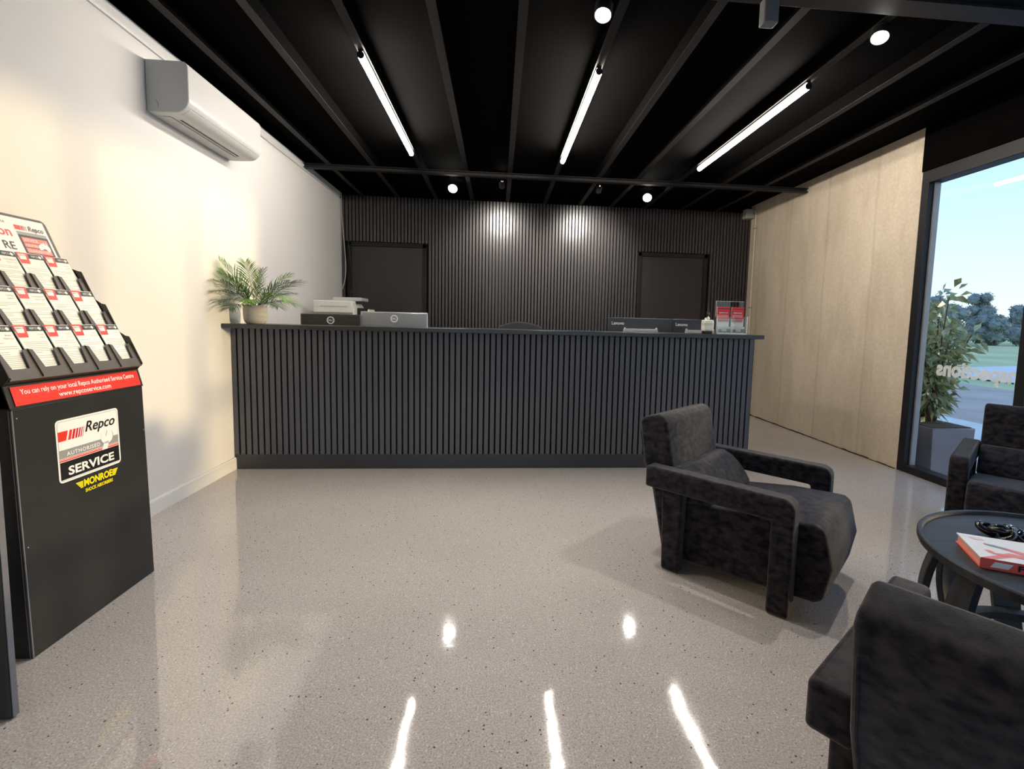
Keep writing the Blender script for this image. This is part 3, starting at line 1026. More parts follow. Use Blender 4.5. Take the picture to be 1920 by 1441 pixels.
# leaflets standing in the pockets, every one its own thing
def leaflet_mesh(w, h, variant):
    m = MB()
    X, Y_ = (1, 0, 0), (0, 1, 0)
    m.box(0, w, 0, h, -.003, 0, 0)
    k = .0004
    m.poly((0, 0, k), X, Y_, [(0, h - .022), (w, h - .022), (w, h - .002), (0, h - .002)], 1)
    m.poly((0, 0, 2 * k), X, Y_, [(.002, h - .044), (w * .36, h - .044), (w * .45, h), (.002, h)], 2)
    m.poly((0, 0, 3 * k), X, Y_, [(.006, h - .028), (w * .30, h - .028), (w * .35, h - .006), (.006, h - .006)], 0)
    m.text('SERVICE', (.008, h - .014, 3 * k), X, Y_, h=.005, w=w * .24, mi=1)
    m.text('REPCO', (w * .55, h - .016, 2 * k), X, Y_, h=.008, w=w * .26, mi=0)
    m.ball((w * .90, h - .012, 0), .007, 8, 4, 0, (1, 1, .15))
    t = [('Brake', 'Warning'), ('Cooling', 'System'), ('Timing', 'Belts'), ('Running and', 'Gear Train'), ('Engine', 'Service'), ('Tyre', 'Care')][variant % 6]
    m.text(t[0], (w * .92, h - .037, k), X, Y_, h=.006, mi=3, align='RIGHT')
    m.text(t[1], (w * .92, h - .048, k), X, Y_, h=.006, mi=3, align='RIGHT')
    rnd = random.Random(variant)
    z = h - .062
    while z > .02:
        l = w * rnd.choice((.82, .80, .76, .45, .83))
        m.poly((0, 0, k), X, Y_, [(w * .09, z), (w * .09 + l, z), (w * .09 + l, z + .0016), (w * .09, z + .0016)], 3)
        z -= rnd.choice((.006, .006, .007, .012))
    return m
side_names = ['nearest the camera', 'second from the camera', 'in the middle column', 'second from the far end', 'at the far end']
row_names = ['bottom', 'middle', 'top']
lw, lh = .098, .185
protos = [leaflet_mesh(lw, lh, v).build('leaflet', ['paper', 'black', 'red', 'ink']) for v in range(6)]
used = set()
cnt = 0
for k, (base, ld, ln) in enumerate(rows):
    for c in range(5):
        v = (k * 5 + c * 2 + (k > 1)) % 6
        if v in used:
            o = protos[v].copy()
            COL.objects.link(o)
        else:
            o = protos[v]
            used.add(v)
        y0 = SY0 + cw * c + (cw - lw) / 2
        hh = Vector((base.x, y0, base.z)) + ln * .0085 + ld * .001
        X = Vector((0, 1, 0))
        Mx = Matrix((X, ld, X.cross(ld))).transposed().to_4x4()
        Mx.translation = hh
        o.matrix_world = Mx @ Matrix.Rotation(random.uniform(-.012, .012), 4, 'Z')
        tag(o, 'printed service leaflet in the %s row of the stand, pocket %s' % (row_names[k], side_names[c]), 'leaflet', 'leaflets in the display stand')
for v in range(6):
    if v not in used: bpy.data.objects.remove(protos[v])

# black free-standing board, its edge just inside the left of the frame
r = empty('sign_board', (-1.50, 1.33, 0))
tag(r, 'black freestanding board edge in front of the brochure stand', 'board')
m = MB().box(-.25, .212, -.012, .012, .0, 1.25)
m.build('board_panel', 'board', r, bevel=.008)
m = MB().box(.2125, .2145, -.008, .008, .006, 1.24)
m.build('edge_strip', 'boardedge', r, bevel=.0005)
r.rotation_euler = (0, 0, 0.0)

# ================================================================== ARMCHAIRS
CW, CT, CLa, CE, CHa, CHh, CLw, CBw = .671, .080, .544, .080, .461, .096, .083, .085
def armchair(label, ox, oy, th):
    c, s_ = math.cos(th), math.sin(th)
    cu, cw_ = .25, CW / 2
    loc = (ox + cu * c - cw_ * s_, oy + cu * s_ + cw_ * c, 0)
    r = empty('armchair', loc, th)
    tag(r, label, 'armchair', 'black velvet armchairs')
    def P(m, name, bevel=.014):
        for i, p in enumerate(m.v): m.v[i] = (p[0] - cu, p[1] - cw_, p[2])
        return m.build(name, 'velvet', r, bevel=bevel, seg=3, smooth=60)
    for k, w0 in enumerate((0.0, CW - CT)):
        R_ = .045
        pr = [(CLa - CLw, 0.001), (CLa, 0.001)]
        pr += [(CLa - R_ + R_ * math.cos(a), CHa - R_ + R_ * math.sin(a)) for a in [i * PI / 2 / 5 for i in range(6)]]
        pr += [(-CE, CHa + .004), (-CE, CHa - CHh + .004), (CLa - CLw, CHa - CHh)]
        P(MB().prism(pr, w0, w0 + CT), 'armrest', .012)
        a, b_ = (w0 + .022, w0 + CT - .004) if k == 0 else (w0 + .004, w0 + CT - .022)
        P(MB().prism([(0.004, 0.001), (CBw, 0.001), (CBw + .008, CHa - CHh - .001), (-.006, CHa - CHh - .001)], a, b_), 'leg', .010)
    a, b_ = CT + .003, CW - CT - .003
    pr = [(.045, .035), (.61, .062), (.640, .080), (.662, .21), (.632, .342), (.605, .362), (.40, .352), (.16, .318), (.07, .300)]
    P(MB().prism(pr, a, b_), 'seat', .018)
    pr = [(-.150, .668), (-.170, .645), (-.138, .45), (-.085, .33), (-.020, .028), (.050, .028), (.055, .30), (.010, .46), (-.030, .660), (-.050, .682), (-.075, .688)]
    P(MB().prism(pr, a, b_), 'backrest', .016)
    pr = [(.000, .455), (.052, .462), (.098, .440), (.138, .405), (.172, .362), (.196, .322), (.05, .304), (.010, .40)]
    P(MB().prism(pr, a + .004, b_ - .004), 'lumbar_cushion', .010)
    # piping seam around the back panel
    m = MB()
    for w_ in (a + .012, b_ - .012):
        m = MB().tube([(-.166, w_, .60), (-.140, w_, .452), (-.087, w_, .330), (-.022, w_, .04)], .0025, 6)
        P(m, 'piping', 0)
    return r
armchair('black velvet armchair standing alone in front of the slatted counter', .734, 2.028, -.825)
armchair('black velvet armchair by the window behind the round table', 2.774, 2.592, -2.467)
armchair('black velvet armchair in the near corner, seen from behind', 1.035, .286, .635)

# ================================================================== COFFEE TABLE
TC = (1.716, 1.160)
TR, TZ = .415, .45
def coffee_table():
    r = empty('coffee_table', (TC[0], TC[1], 0))
    tag(r, 'round black wooden coffee table with rimmed top and curved legs', 'table')
    m = MB()
    m.lathe([(0.001, TZ - .034), (TR - .020, TZ - .034), (TR - .004, TZ - .028), (TR, TZ - .018), (TR, TZ - .004), (TR - .003, TZ), (TR - .012, TZ),
             (TR - .015, TZ - .003), (TR - .016, TZ - .012), (0.001, TZ - .012)], 96, cap=False)
    m.build('tabletop', 'darkwood', r, smooth=35)
    for k in range(10):
        a = math.radians(85 + 72 * (k // 2) + (-16 if k % 2 else 16))
        m = MB()
        # bent plank: bows outwards then tucks in at the foot
        n = 14
        vs, fs = [], []
        cen = []
        for i in range(n + 1):
            t = i / n
            z = (TZ - .036) * (1 - t)
            rad = .355 + .038 * math.sin(PI * min(t * 1.05, 1)) - .035 * t * t
            cen.append((rad, z, .034 + .008 * math.sin(PI * t)))
        th_ = .011
        for i, (rad, z, hw) in enumerate(cen):
            j0, j1 = max(i - 1, 0), min(i + 1, n)
            dr, dz = cen[j1][0] - cen[j0][0], cen[j1][1] - cen[j0][1]
            l = math.hypot(dr, dz)
            nx, nz = -dz / l * th_, dr / l * th_
            for sgn in (1, -1):
                for hs in (-1, 1):
                    rr_, zz = rad + sgn * nx, min(max(z + sgn * nz, .001), TZ - .0345)
                    vs.append((rr_ * math.cos(a) - hs * hw * math.sin(a), rr_ * math.sin(a) + hs * hw * math.cos(a), zz))
        for i in range(n):
            o = i * 4
            for q in ((0, 1, 5, 4), (1, 3, 7, 5), (3, 2, 6, 7), (2, 0, 4, 6)):
                fs.append([o + x_ for x_ in q])
        fs.append([0, 2, 3, 1])
        fs.append([n * 4 + x_ for x_ in (0, 1, 3, 2)])
        m.add(vs, fs)
        m.build('leg', 'darkwood', r, bevel=.003, smooth=40)
    m = MB()
    m.lathe([(.300, .10), (.340, .10), (.340, .125), (.300, .125), (.300, .10)], 64, cap=False)
    m.build('ring_stretcher', 'darkwood', r, smooth=35)
coffee_table()

# book on the table
def book():
    N0 = Vector((1.371, 1.192, 0))            # near corner, spine starts here
    xd = Vector((.875, -.485, 0)).normalized()
    r = empty('book', (N0.x, N0.y, TZ - .0115), math.atan2(xd.y, xd.x))
    tag(r, 'white hardback book with a red racing car cover on the coffee table', 'book')
    W_, D_, T_ = .285, .180, .030
    m = MB()
    m.box(.004, W_ - .004, .004, D_ - .004, .003, T_ - .003)
    m.build('page_block', mat('pink_page_edges', srgb(238, 150, 128), .7, noise=(3, srgb(232, 190, 170), .35, .7, (1, 1, 200))), r)
    m = MB()
    m.box(0, W_, 0, D_, 0, .003, 7)
    m.box(0, W_, 0, D_, T_ - .003, T_, 0)
    m.box(0, W_, 0, .0035, .003, T_ - .003, 7)
    m.poly((0, -.0004, 0), (1, 0, 0), (0, 0, 1), [(0, 0), (W_, 0), (W_, T_), (0, T_)], 7)
    k = .0004
    X, Y_ = (1, 0, 0), (0, 1, 0)
    Z_ = (0, 0, 1)
    m.poly((0, -.0008, 0), X, Z_, [(.022, .007), (.062, .007), (.072, .023), (.032, .023)], 0)
    m.text('FORMULA', (.082, -.0006, .0075), X, Z_, h=.0155, mi=2, bold=.04, ext=.0006, w=.13)
    zt = T_ + k
    # abstract racing car, plan-ish view, nose to the left
    def q(pts, mi, dz=0): m.poly((0, 0, zt + dz), X, Y_, [(a_, b_ * .88) for a_, b_ in pts], mi)
    q([(0, 0), (.03, 0), (.085, .045), (.16, .06), (.06, .05)], 3)
    q([(.045, .135), (.085, .125), (.15, .085), (.17, .06), (.155, .052), (.12, .075), (.075, .112), (.045, .125)], 3, k)
    q([(.045, .135), (.07, .13), (.10, .108), (.085, .106), (.05, .122)], 4, 2 * k)
    q([(.03, .075), (.045, .075), (.05, .058), (.07, .062), (.085, .075), (.12, .07), (.15, .045), (.13, .035), (.08, .048), (.06, .04), (.035, .055)], 3, k)
    q([(.15, .085), (.20, .075), (.24, .10), (.25, .085), (.215, .055), (.17, .05)], 5, k)
    q([(.13, .04), (.16, .045), (.22, .015), (.20, .008), (.16, .022)], 4, 2 * k)
    q([(.17, .12), (.21, .125), (.235, .115), (.19, .105)], 4, k)
    q([(.205, .04), (.24, .045), (.26, .03), (.23, .02)], 4, k)
    q([(.185, .065), (.20, .07), (.21, .055), (.195, .05)], 2, 2 * k)
    q([(.02, .180), (.05, .184), (.06, .165), (.035, .160)], 6, k)
    m.build('book_cover', ['white', 'red', 'black', 'redlt', 'grey', 'crimson',
                           mat('faint_pink_print', srgb(244, 205, 210), .4), mat('coral_cover', srgb(236, 96, 84), .4)], r)
book()

# knotted black wooden chain beside the book
def chain():
    c0 = Vector((1.660, 1.362, TZ - .0117))
    r = empty('decorative_chain', tuple(c0))
    tag(r, 'chunky black link chain ornament lying behind the book on the table', 'ornament')
    random.seed(3)
    k = 0
    for i in range(5):
        for j in range(3):
            a = .5 + i * .35 + j * 1.1
            m = MB()
            cx_, cy_ = -.045 + i * .036 + random.uniform(-.004, .004), -.03 + j * .03 - i * .010
            R_, rr_ = .020, .0082
            n1, n2 = 18, 8
            vs, fs = [], []
            tx, ty = (.55 if (i + j) % 2 else -.45), (.35 if j % 2 else -.3)
            for u in range(n1):
                A_ = 2 * PI * u / n1
                for v in range(n2):
                    B_ = 2 * PI * v / n2
                    p = Vector(((R_ + rr_ * math.cos(B_)) * math.cos(A_) * 1.25, (R_ + rr_ * math.cos(B_)) * math.sin(A_), rr_ * 1.2 * math.sin(B_)))
                    p = Matrix.Rotation(a, 3, 'Z') @ (Matrix.Rotation(ty, 3, 'Y') @ (Matrix.Rotation(tx, 3, 'X') @ p))
                    vs.append((p.x + cx_, p.y + cy_, p.z + .0225))
            for u in range(n1):
                for v in range(n2):
                    fs.append([u * n2 + v, ((u + 1) % n1) * n2 + v, ((u + 1) % n1) * n2 + (v + 1) % n2, u * n2 + (v + 1) % n2])
            m.add(vs, fs)
            m.build('chain_link', 'gloss', r, smooth=80)
chain()

# ================================================================== THINGS ON AND BEHIND THE COUNTER
CT_Z = 1.0445
def frond_pts(az, el, ln, droop, n=12):
    pts = []
    p = Vector((0, 0, 0))
    for i in range(n + 1):
        t = i / n
        e = el - droop * t * t
        pts.append(p.copy())
        d = Vector((math.cos(az) * math.cos(e), math.sin(az) * math.cos(e), math.sin(e)))
        p += d * (ln / n)
    return pts
def plant():
    px, py = -1.722, 3.60
    r = empty('planter_pot', (px, py, CT_Z))
    tag(r, 'ribbed pale grey ceramic pot at the left end of the counter', 'pot')
    m = MB()
    prof = [(.052, 0), (.062, .005), (.070, .018), (.0745, .036), (.0765, .07), (.0765, .126), (.0750, .130), (.072, .130), (.0705, .124), (.0705, .10)]
    m.lathe(prof, 40)
    m.build('pot_body', 'pot', r, smooth=50)
    m = MB().lathe([(.070, .098), (.069, .104), (.03, .110), (.001, .110)], 24)
    m.build('soil', 'soil', r, smooth=50)
    p = empty('palm_plant', (px, py, CT_Z + .111))
    tag(p, 'small green palm plant growing in the grey pot on the counter', 'plant')
    random.seed(11)
    specs = [  # azimuth, elevation, length, droop, material
        (-1.95, .66, .36, .55, 'leafd'), (-1.80, .34, .33, .80, 'leafd'), (-2.15, 1.02, .38, .30, 'leaf'),
        (-2.3, .92, .34, .35, 'leaf'), (-1.75, 1.36, .32, .20, 'leaf'), (.9, 1.42, .28, .25, 'leafd'),
        (.10, .92, .33, .30, 'leaf'), (.0, .68, .36, .35, 'leafd'), (-.15, .40, .30, .95, 'leafd'),
        (-.45, .60, .32, 1.3, 'leaf'), (-1.3, .50, .24, 1.1, 'leaf'), (-1.65, .18, .30, .70, 'leafd'), (.5, .65, .28, .7, 'leafd'),
        (-1.90, .50, .34, .65, 'leafd'), (-2.05, .85, .34, .45, 'leaf'), (-.25, .78, .33, .55, 'leafd'), (-.6, .35, .28, 1.0, 'leafd')]
    for az, el, ln, dr, mt in specs:
        pts = frond_pts(az, el, ln, dr, 16)
        m = MB()
        m.tube(pts, [.0028 - .0022 * i / 16 for i in range(17)], 5)
        side = Vector((-math.sin(az), math.cos(az), 0))
        nl = 26
        for i in range(nl):
            t = .22 + .78 * i / (nl - 1)
            f = t * 16
            i0 = min(int(f), 15)
            c = pts[i0].lerp(pts[i0 + 1], f - i0)
            tan = (pts[i0 + 1] - pts[i0]).normalized()
            up = side.cross(tan).normalized()
            if up.z < 0: up = -up
            L_ = ln * (.44 * math.sin(PI * (.12 + .78 * t)) + .07)
            for sg in (-1, 1):
                d = (side * sg * .78 + tan * (.55 + .5 * t) + up * random.uniform(-.05, .25)).normalized()
                wv = tan.cross(d).cross(d).normalized() * .0029
                a = c
                b1 = c + d * (L_ * .5) + Vector((0, 0, -.004))
                e = c + d * L_ + Vector((0, 0, -.022 * L_ / .1))
                m.add([tuple(a - wv * .5), tuple(a + wv * .5), tuple(b1 + wv), tuple(b1 - wv), tuple(e)], [(0, 1, 2, 3), (3, 2, 4)])
        lim = XL + .012 - px
        m.v = [(max(q[0], lim), q[1], q[2]) for q in m.v]
        m.build('frond', mt, p)
plant()

def monitor(label, x, y, w, top, rz, mt, brand, group, edge=None, hgt=.32, tilt=0.0):
    """monitor seen from behind, screen away from the camera"""
    r = empty('monitor', (x, y, .7405), rz)
    tag(r, label, 'monitor', group)
    zt = top - .7405
    zb = zt - hgt
    m = MB()
    m.box(-w / 2, w / 2, 0, .022, zb, zt)
    m.prism([(-w * .36, zb + .03), (w * .36, zb + .03), (w * .36, zt - .15), (-w * .36, zt - .15)], -.014, .001, 'y')
    m.build('back_shell', mt, r, bevel=.006, seg=3)
    m = MB().box(-w / 2 + .006, w / 2 - .006, .0221, .0245, zb + .01, zt - .006)
    m.build('screen', 'black', r)
    if edge:
        m = MB()
        m.box(-w / 2 - .003, w / 2 + .003, .004, .018, zt, zt + .004)
        m.box(w / 2, w / 2 + .004, .004, .018, zb, zt)
        m.box(-w / 2 - .004, -w / 2, .004, .018, zb, zt)
        m.build('bezel_edge', edge, r, bevel=.001)
    m = MB()
    m.box(-.035, .035, -.030, -.0145, .012, zb + hgt * .42)
    m.box(-.12, .12, -.09, .10, 0, .012)
    m.build('monitor_stand', mt if not edge else edge, r, bevel=.003)
    m = MB()
    X, Z_ = (1, 0, 0), (0, 0, 1)
    if brand == 'DELL':
        n = 32
        ro, ri = .030, .021
        vs = [(ro * math.cos(2 * PI * i / n), -.0008, zt - .048 + ro * math.sin(2 * PI * i / n)) for i in range(n)] + \
             [(ri * math.cos(2 * PI * i / n), -.0008, zt - .048 + ri * math.sin(2 * PI * i / n)) for i in range(n)]
        m.add(vs, [[i, (i + 1) % n, n + (i + 1) % n, n + i] for i in range(n)])
        m.text('DELL', (0, -.0004, zt - .048 - .007), X, Z_, h=.014, w=.036, align='CENTER', bold=.03)
        m.build('brand_logo', 'white', r)
    else:
        m.text('Lenovo', (-w / 2 + .030, -.0005, zt - .058), X, Z_, h=.026, w=.105, bold=.02)
        m.build('brand_logo', 'white', r)
        m = MB()
        m.prism([(-w * .27, zt - .115), (w * .27, zt - .115), (w * .25, zt - .078), (w * .23, zt - .090), (-w * .23, zt - .090), (-w * .25, zt - .078)], -.030, -.0005, 'y')
        m.build('hinge_cover', 'acgrey', r, bevel=.002)
    return r
g = 'computer monitors behind the counter'
monitor('dark-backed monitor with a round white logo, left of the silver monitor', -1.315, 3.93, .455, 1.128, .02, 'mon', 'DELL', g, None)
monitor('silver-backed monitor with white rim and round logo, left half of the counter', -.83, 3.96, .52, 1.152, -.02, 'silver', 'DELL', g, 'trimw')
monitor('wide charcoal monitor with white name on its back, right half of the counter', 1.182, 3.93, .545, 1.157, .01, 'mon2', 'Lenovo', g, None)
monitor('charcoal monitor with white name, partly behind the white jar', 1.705, 3.96, .48, 1.157, .03, 'mon2', 'Lenovo', g, None)

def printer():
    z0 = 1.0
    c = empty('storage_cabinet', (-1.60, 4.95, 0))
    tag(c, 'low dark cabinet behind the counter carrying the printer', 'cabinet')
    MB().box(-.255, .25, -.24, .26, .02, z0 - .0005).build('cabinet_carcass', 'plinth', c, bevel=.003)
    for k, (a, b_) in enumerate(((-.252, -.004), (.0, .247))):
        MB().box(a, b_, -.258, -.2405, .03, z0 - .01).build('cabinet_door', 'plinth', c, bevel=.002)
    MB().box(-.25, .245, -.235, .255, 0, .0195).build('cabinet_base', 'black', c)
    r = empty('printer', (-1.56, 4.92, z0))
    tag(r, 'cream office printer with a raised scanner lid beside the slatted wall door', 'printer')
    m = MB()
    m.prism([(-.17, 0), (-.17, .235), (-.155, .245), (.155, .245), (.18, .20), (.18, 0)], -.15, .22, 'y')
    m.build('printer_body', 'printer', r, bevel=.006)
    m = MB()
    m.box(-.19, .175, -.175, -.05, .145, .265)
    m.build('front_cover', 'printer', r, bevel=.012, seg=3)
    m = MB()
    m.box(-.12, .13, -.1775, -.174, .205, .214)
    m.build('finger_slot', 'acgrey', r)
    m = MB()
    m.box(-.05, .225, -.05, .21, .2665, .302)
    m.build('scanner_lid', 'acgrey', r, bevel=.006)
    m = MB()
    m.prism([(.1805, .06), (.29, .10), (.30, .19), (.285, .19), (.275, .115), (.1805, .08)], -.05, .16, 'y')
    m.build('output_tray', 'printer', r, bevel=.003)
    m = MB().box(.1805, .255, -.04, .15, .12, .20)
    m.build('side_unit', 'black', r, bevel=.003)
printer()

def office_chair():
    r = empty('office_chair', (.24, 4.95, 0))
    tag(r, 'black office chair whose curved back just shows above the counter', 'office chair')
    m = MB()
    n = 14
    prof = [(-.24, .60)] + [(-.24 + .48 * i / n, 1.045 + .062 * math.sin(PI * i / n) ** .8) for i in range(n + 1)] + [(.24, .60)]
    m.prism(prof, .22, .27, 'y')
    m.build('backrest', 'mon2', r, bevel=.015, seg=3)
    MB().box(-.25, .25, -.25, .21, .43, .51).build('seat', 'velvet', r, bevel=.03, seg=3)
    MB().box(-.03, .03, .18, .30, .40, .62).build('back_bracket', 'pocketd', r, bevel=.005)
    MB().lathe([(.026, .10), (.026, .429)], 16).build('gas_column', 'steel', r, smooth=40)
    m = MB()
    for k in range(5):
        a = 2 * PI * k / 5
        m.tube([(0, 0, .10), (.29 * math.cos(a), .29 * math.sin(a), .065)], [.026, .016], 8)
    m.build('star_base', 'pocketd', r, smooth=40)
    for k in range(5):
        a = 2 * PI * k / 5
        m = MB()
        m.ball((.30 * math.cos(a), .30 * math.sin(a), .0275), .0265, 12, 8)
        m.build('castor', 'black', r, smooth=60)
office_chair()

def jar():
    r = empty('jar', (1.578, 3.52, CT_Z))
    tag(r, 'small square white jar with dark base and pointed stopper on the counter', 'jar')
    m = MB()
    m.box(-.036, .036, -.036, .036, .020, .105)
    m.build('jar_body', 'jar', r, bevel=.010, seg=3)
    MB().box(-.030, .030, -.030, .030, 0, .020).build('jar_base', 'black', r, bevel=.004)
    m = MB()
    m.box(-.0368, .0368, -.0368, .0368, .066, .069)
    m.box(-.0368, .0368, -.0368, .0368, .075, .078)
    m.build('gold_band', mat('olive_band', (.30, .27, .10, 1), .4), r, bevel=.008)
    m = MB()
    m.ball((-.014, 0, .113), .010, 10, 8)
    m.ball((.006, 0, .116), .011, 10, 8)
    m.tube([(.004, 0, .118), (.003, 0, .135)], .005, 8)
    m.build('white_bead', 'jar', r, smooth=60)
    m = MB().lathe([(.004, .130), (.011, .142), (.013, .150), (.009, .163), (.004, .176), (.001, .192)], 14)
    m.build('stopper', 'pocketd', r, smooth=60)
jar()

def holder():
    x0, y0 = 1.655, 3.485
    r = empty('leaflet_holder', (x0 + .12, y0 + .04, CT_Z))
    tag(r, 'clear acrylic leaflet holder at the right end of the counter', 'leaflet holder')
    W_ = .238
    def P(m, n_, mt='acrylic', **k): return m.build(n_, mt, r, **k)
    m = MB().box(-W_ / 2 + .012, W_ / 2 - .004, .058, .061, .002, .250)
    P(m, 'back_panel', bevel=.001)
    m = MB().box(-W_ / 2, W_ / 2, -.003, 0, 0.002, .135)
    P(m, 'front_panel', bevel=.001)
    m = MB().box(-W_ / 2, W_ / 2, -.003, .061, 0, .002)
    P(m, 'base')
    for x_ in (-W_ / 2, -.0015, W_ / 2 - .003):
        MB().box(x_, x_ + .003, .0005, .0575, .0025, .135 if x_ != -.0015 else .19).build('divider', 'acrylic', r)
    m = MB()   # polished rims, their bright glint painted as white strips
    m.box(-W_ / 2 + .012, W_ / 2 - .004, .0575, .0612, .250, .2525)
    m.box(-W_ / 2 + .0105, -W_ / 2 + .012, .0575, .0612, .13, .2525)
    m.box(-W_ / 2 - .001, -W_ / 2 + .0015, -.0035, -.0005, .002, .135)
    m.box(W_ / 2 - .0045, W_ / 2 + .001, -.0045, -.0005, .002, .137)
    m.box(-W_ / 2, W_ / 2, -.0045, -.003, .0005, .010)
    P(m, 'edge_glint', 'white')
    for k in range(2):
        cx_ = -W_ / 4 + k * W_ / 2 + (0.003 if k == 0 else -.002)
        m = MB()
        w_, h_ = .099, .205
        m.box(-w_ / 2, w_ / 2, 0, .006, 0, h_, 0)
        X, Z_ = (1, 0, 0), (0, 0, 1)
        e = -.0006
        m.poly((-w_ / 2, e, 0), X, Z_, [(0, .115), (w_, .115), (w_, h_), (0, h_)], 1)
        m.poly((-w_ / 2, e * 2, 0), X, Z_, [(0, h_ - .016), (w_, h_ - .016), (w_, h_ - .012), (0, h_ - .012)], 2)
        m.poly((-w_ / 2, e * 2, 0), X, Z_, [(.01, .150), (w_ - .012, .150), (w_ - .008, .172), (.006, .174)], 3)
        m.text('SERVICE', (0, e * 3, .155), X, Z_, h=.010, w=w_ * .7, mi=0, align='CENTER', bold=.02)
        m.poly((-w_ / 2, e * 2, 0), X, Z_, [(.006, .122), (w_ - .010, .122), (w_ - .010, .146), (.006, .146)], 4)
        m.poly((-w_ / 2, e * 2, 0), X, Z_, [(.006, .092), (w_ - .006, .092), (w_ - .006, .112), (.006, .112)], 4)
        for j in range(4):
            m.poly((-w_ / 2, e * 3, 0), X, Z_, [(.012, .094 + j * .0045), (w_ - .02, .094 + j * .0045), (w_ - .02, .0955 + j * .0045), (.012, .0955 + j * .0045)], 5)
        o = m.build('brochure', ['paper', 'red', 'black', 'crimson', 'redlt', 'ink'])
        o.location = (x0 + .12 + cx_, y0 + .04 + .038, CT_Z + .0025)
        tag(o, 'red and white brochure in the %s half of the clear counter holder' % ('left', 'right')[k], 'brochure', 'brochures in the clear holder')
        m = MB()
        m.box(-.045, .045, 0, .010, 0, .055, 0)
        m.poly((-.045, e, 0), X, Z_, [(0, .012), (.090, .012), (.090, .040), (0, .034)], 2 if k == 0 else 1)
        m.poly((-.045, e * 2, 0), X, Z_, [(.022 + .0 * k, .018), (.062, .018), (.062, .036), (.022, .036)], 0)
        o = m.build('business_card', ['paper', 'grey', 'ink'])
        o.location = (x0 + .12 + cx_, y0 + .04 + .008, CT_Z + .0025)
        tag(o, 'stack of business cards in the %s front of the clear holder' % ('left', 'right')[k], 'business cards', 'business cards in the clear holder')
holder()

# ================================================================== WALL FITTINGS
r = empty('junction_box', (3.125, 5.95, 2.46))
tag(r, 'small beige junction box at the far top corner of the concrete wall', 'junction box')
MB().box(-.055, .055, -.05, .045, 0, .115).build('box_body', 'boxgrey', r, bevel=.006)
MB().box(-.050, .050, -.056, -.0505, .005, .110).build('box_lid', 'boxgrey', r, bevel=.003)
r = empty('conduit', (XR - .014, 5.86, 0))
tag(r, 'thin beige conduit pipe bending down the concrete wall from the junction box', 'conduit')
m = MB()
pts = [(0, .038, 2.545)] + [(0, .03 - .03 * math.sin(a) , 2.515 + .03 * math.cos(a)) for a in [i * PI / 2 / 6 for i in range(7)]] + [(0, 0, 2.4), (0, 0, .002)]
m.tube(pts, .012, 10)
m.build('pipe', 'conduit', r, smooth=50)
for z_ in (2.33, 1.35, .5):
    MB().box(-.016, .0135, -.028, .028, z_ - .008, z_ + .008).build('saddle_clip', 'boxgrey', r, bevel=.002)

def cable(label, pts, rad, mt):
    o = MB().tube(pts, rad, 8).build('hanging_cable', mt, smooth=60)
    tag(o, label, 'cable')
def smooth_pts(P, n=5):
    out = []
    P = [Vector(p) for p in P]
    for i in range(len(P) - 1):
        a, b_, c, d = P[max(i - 1, 0)], P[i], P[i + 1], P[min(i + 2, len(P) - 1)]
        for k in range(n):
            t = k / n
            out.append(.5 * ((2 * b_) + (-a + c) * t + (2 * a - 5 * b_ + 4 * c - d) * t * t + (-a + 3 * b_ - 3 * c + d) * t ** 3))
    out.append(P[-1])
    return out
cable('pale grey cable hanging in the corner beside the white wall',
      smooth_pts([(-1.852, 5.95, 2.56), (-1.845, 5.95, 2.3), (-1.828, 5.95, 2.05), (-1.808, 5.95, 1.75), (-1.812, 5.95, 1.60), (-1.835, 5.95, 1.49), (-1.858, 5.95, 1.43)]), .0055, 'cablew')
cable('thin black cable hanging in front of the left black door',
      smooth_pts([(-1.78, 5.96, 2.05), (-1.765, 5.96, 1.85), (-1.74, 5.96, 1.65), (-1.728, 5.96, 1.52), (-1.745, 5.96, 1.40), (-1.76, 5.96, 1.30), (-1.76, 5.96, .02)]), .004, 'cableb')
r = empty('ceiling_sensor', (1.02, 1.98, 2.499))
r.location = (1.13, 2.08, 2.4995)
tag(r, 'small grey box hanging from the steel beam at the top edge', 'sensor')
MB().box(-.032, .032, -.025, .025, -.115, -.012).build('sensor_body', 'sensor', r, bevel=.006)
MB().box(-.012, .012, -.012, .012, -.012, -.0003).build('bracket', 'steel', r)

# ================================================================== OUTSIDE
GZ = -.10
def ground(name, mt, pts, z):
    m = MB()
    m.add([(x_, y_, z) for x_, y_ in pts], [list(range(len(pts)))])
    return struct(m.build(name, mt))
ground('ground_field', 'grass', [(-200, -200), (260, -200), (260, 260), (-200, 260)], -.16)
ground('ground_earth', 'earth', [(3.4, -12), (9.5, -12), (11.5, 14), (9.5, 30), (3.4, 30)], -.13)
ground('ground_path', 'path', [(3.34, -12), (6.4, -12), (6.4, 7.2), (3.34, 7.2)], GZ)
ground('ground_forecourt', 'path', [(-6, -14), (3.34, -14), (3.34, YR - .11), (-6, YR - .11)], GZ)
ground('ground_road', 'road', [(11.5, -14), (21, -14), (19.5, 16.5), (13.0, 14.5)], -.12)

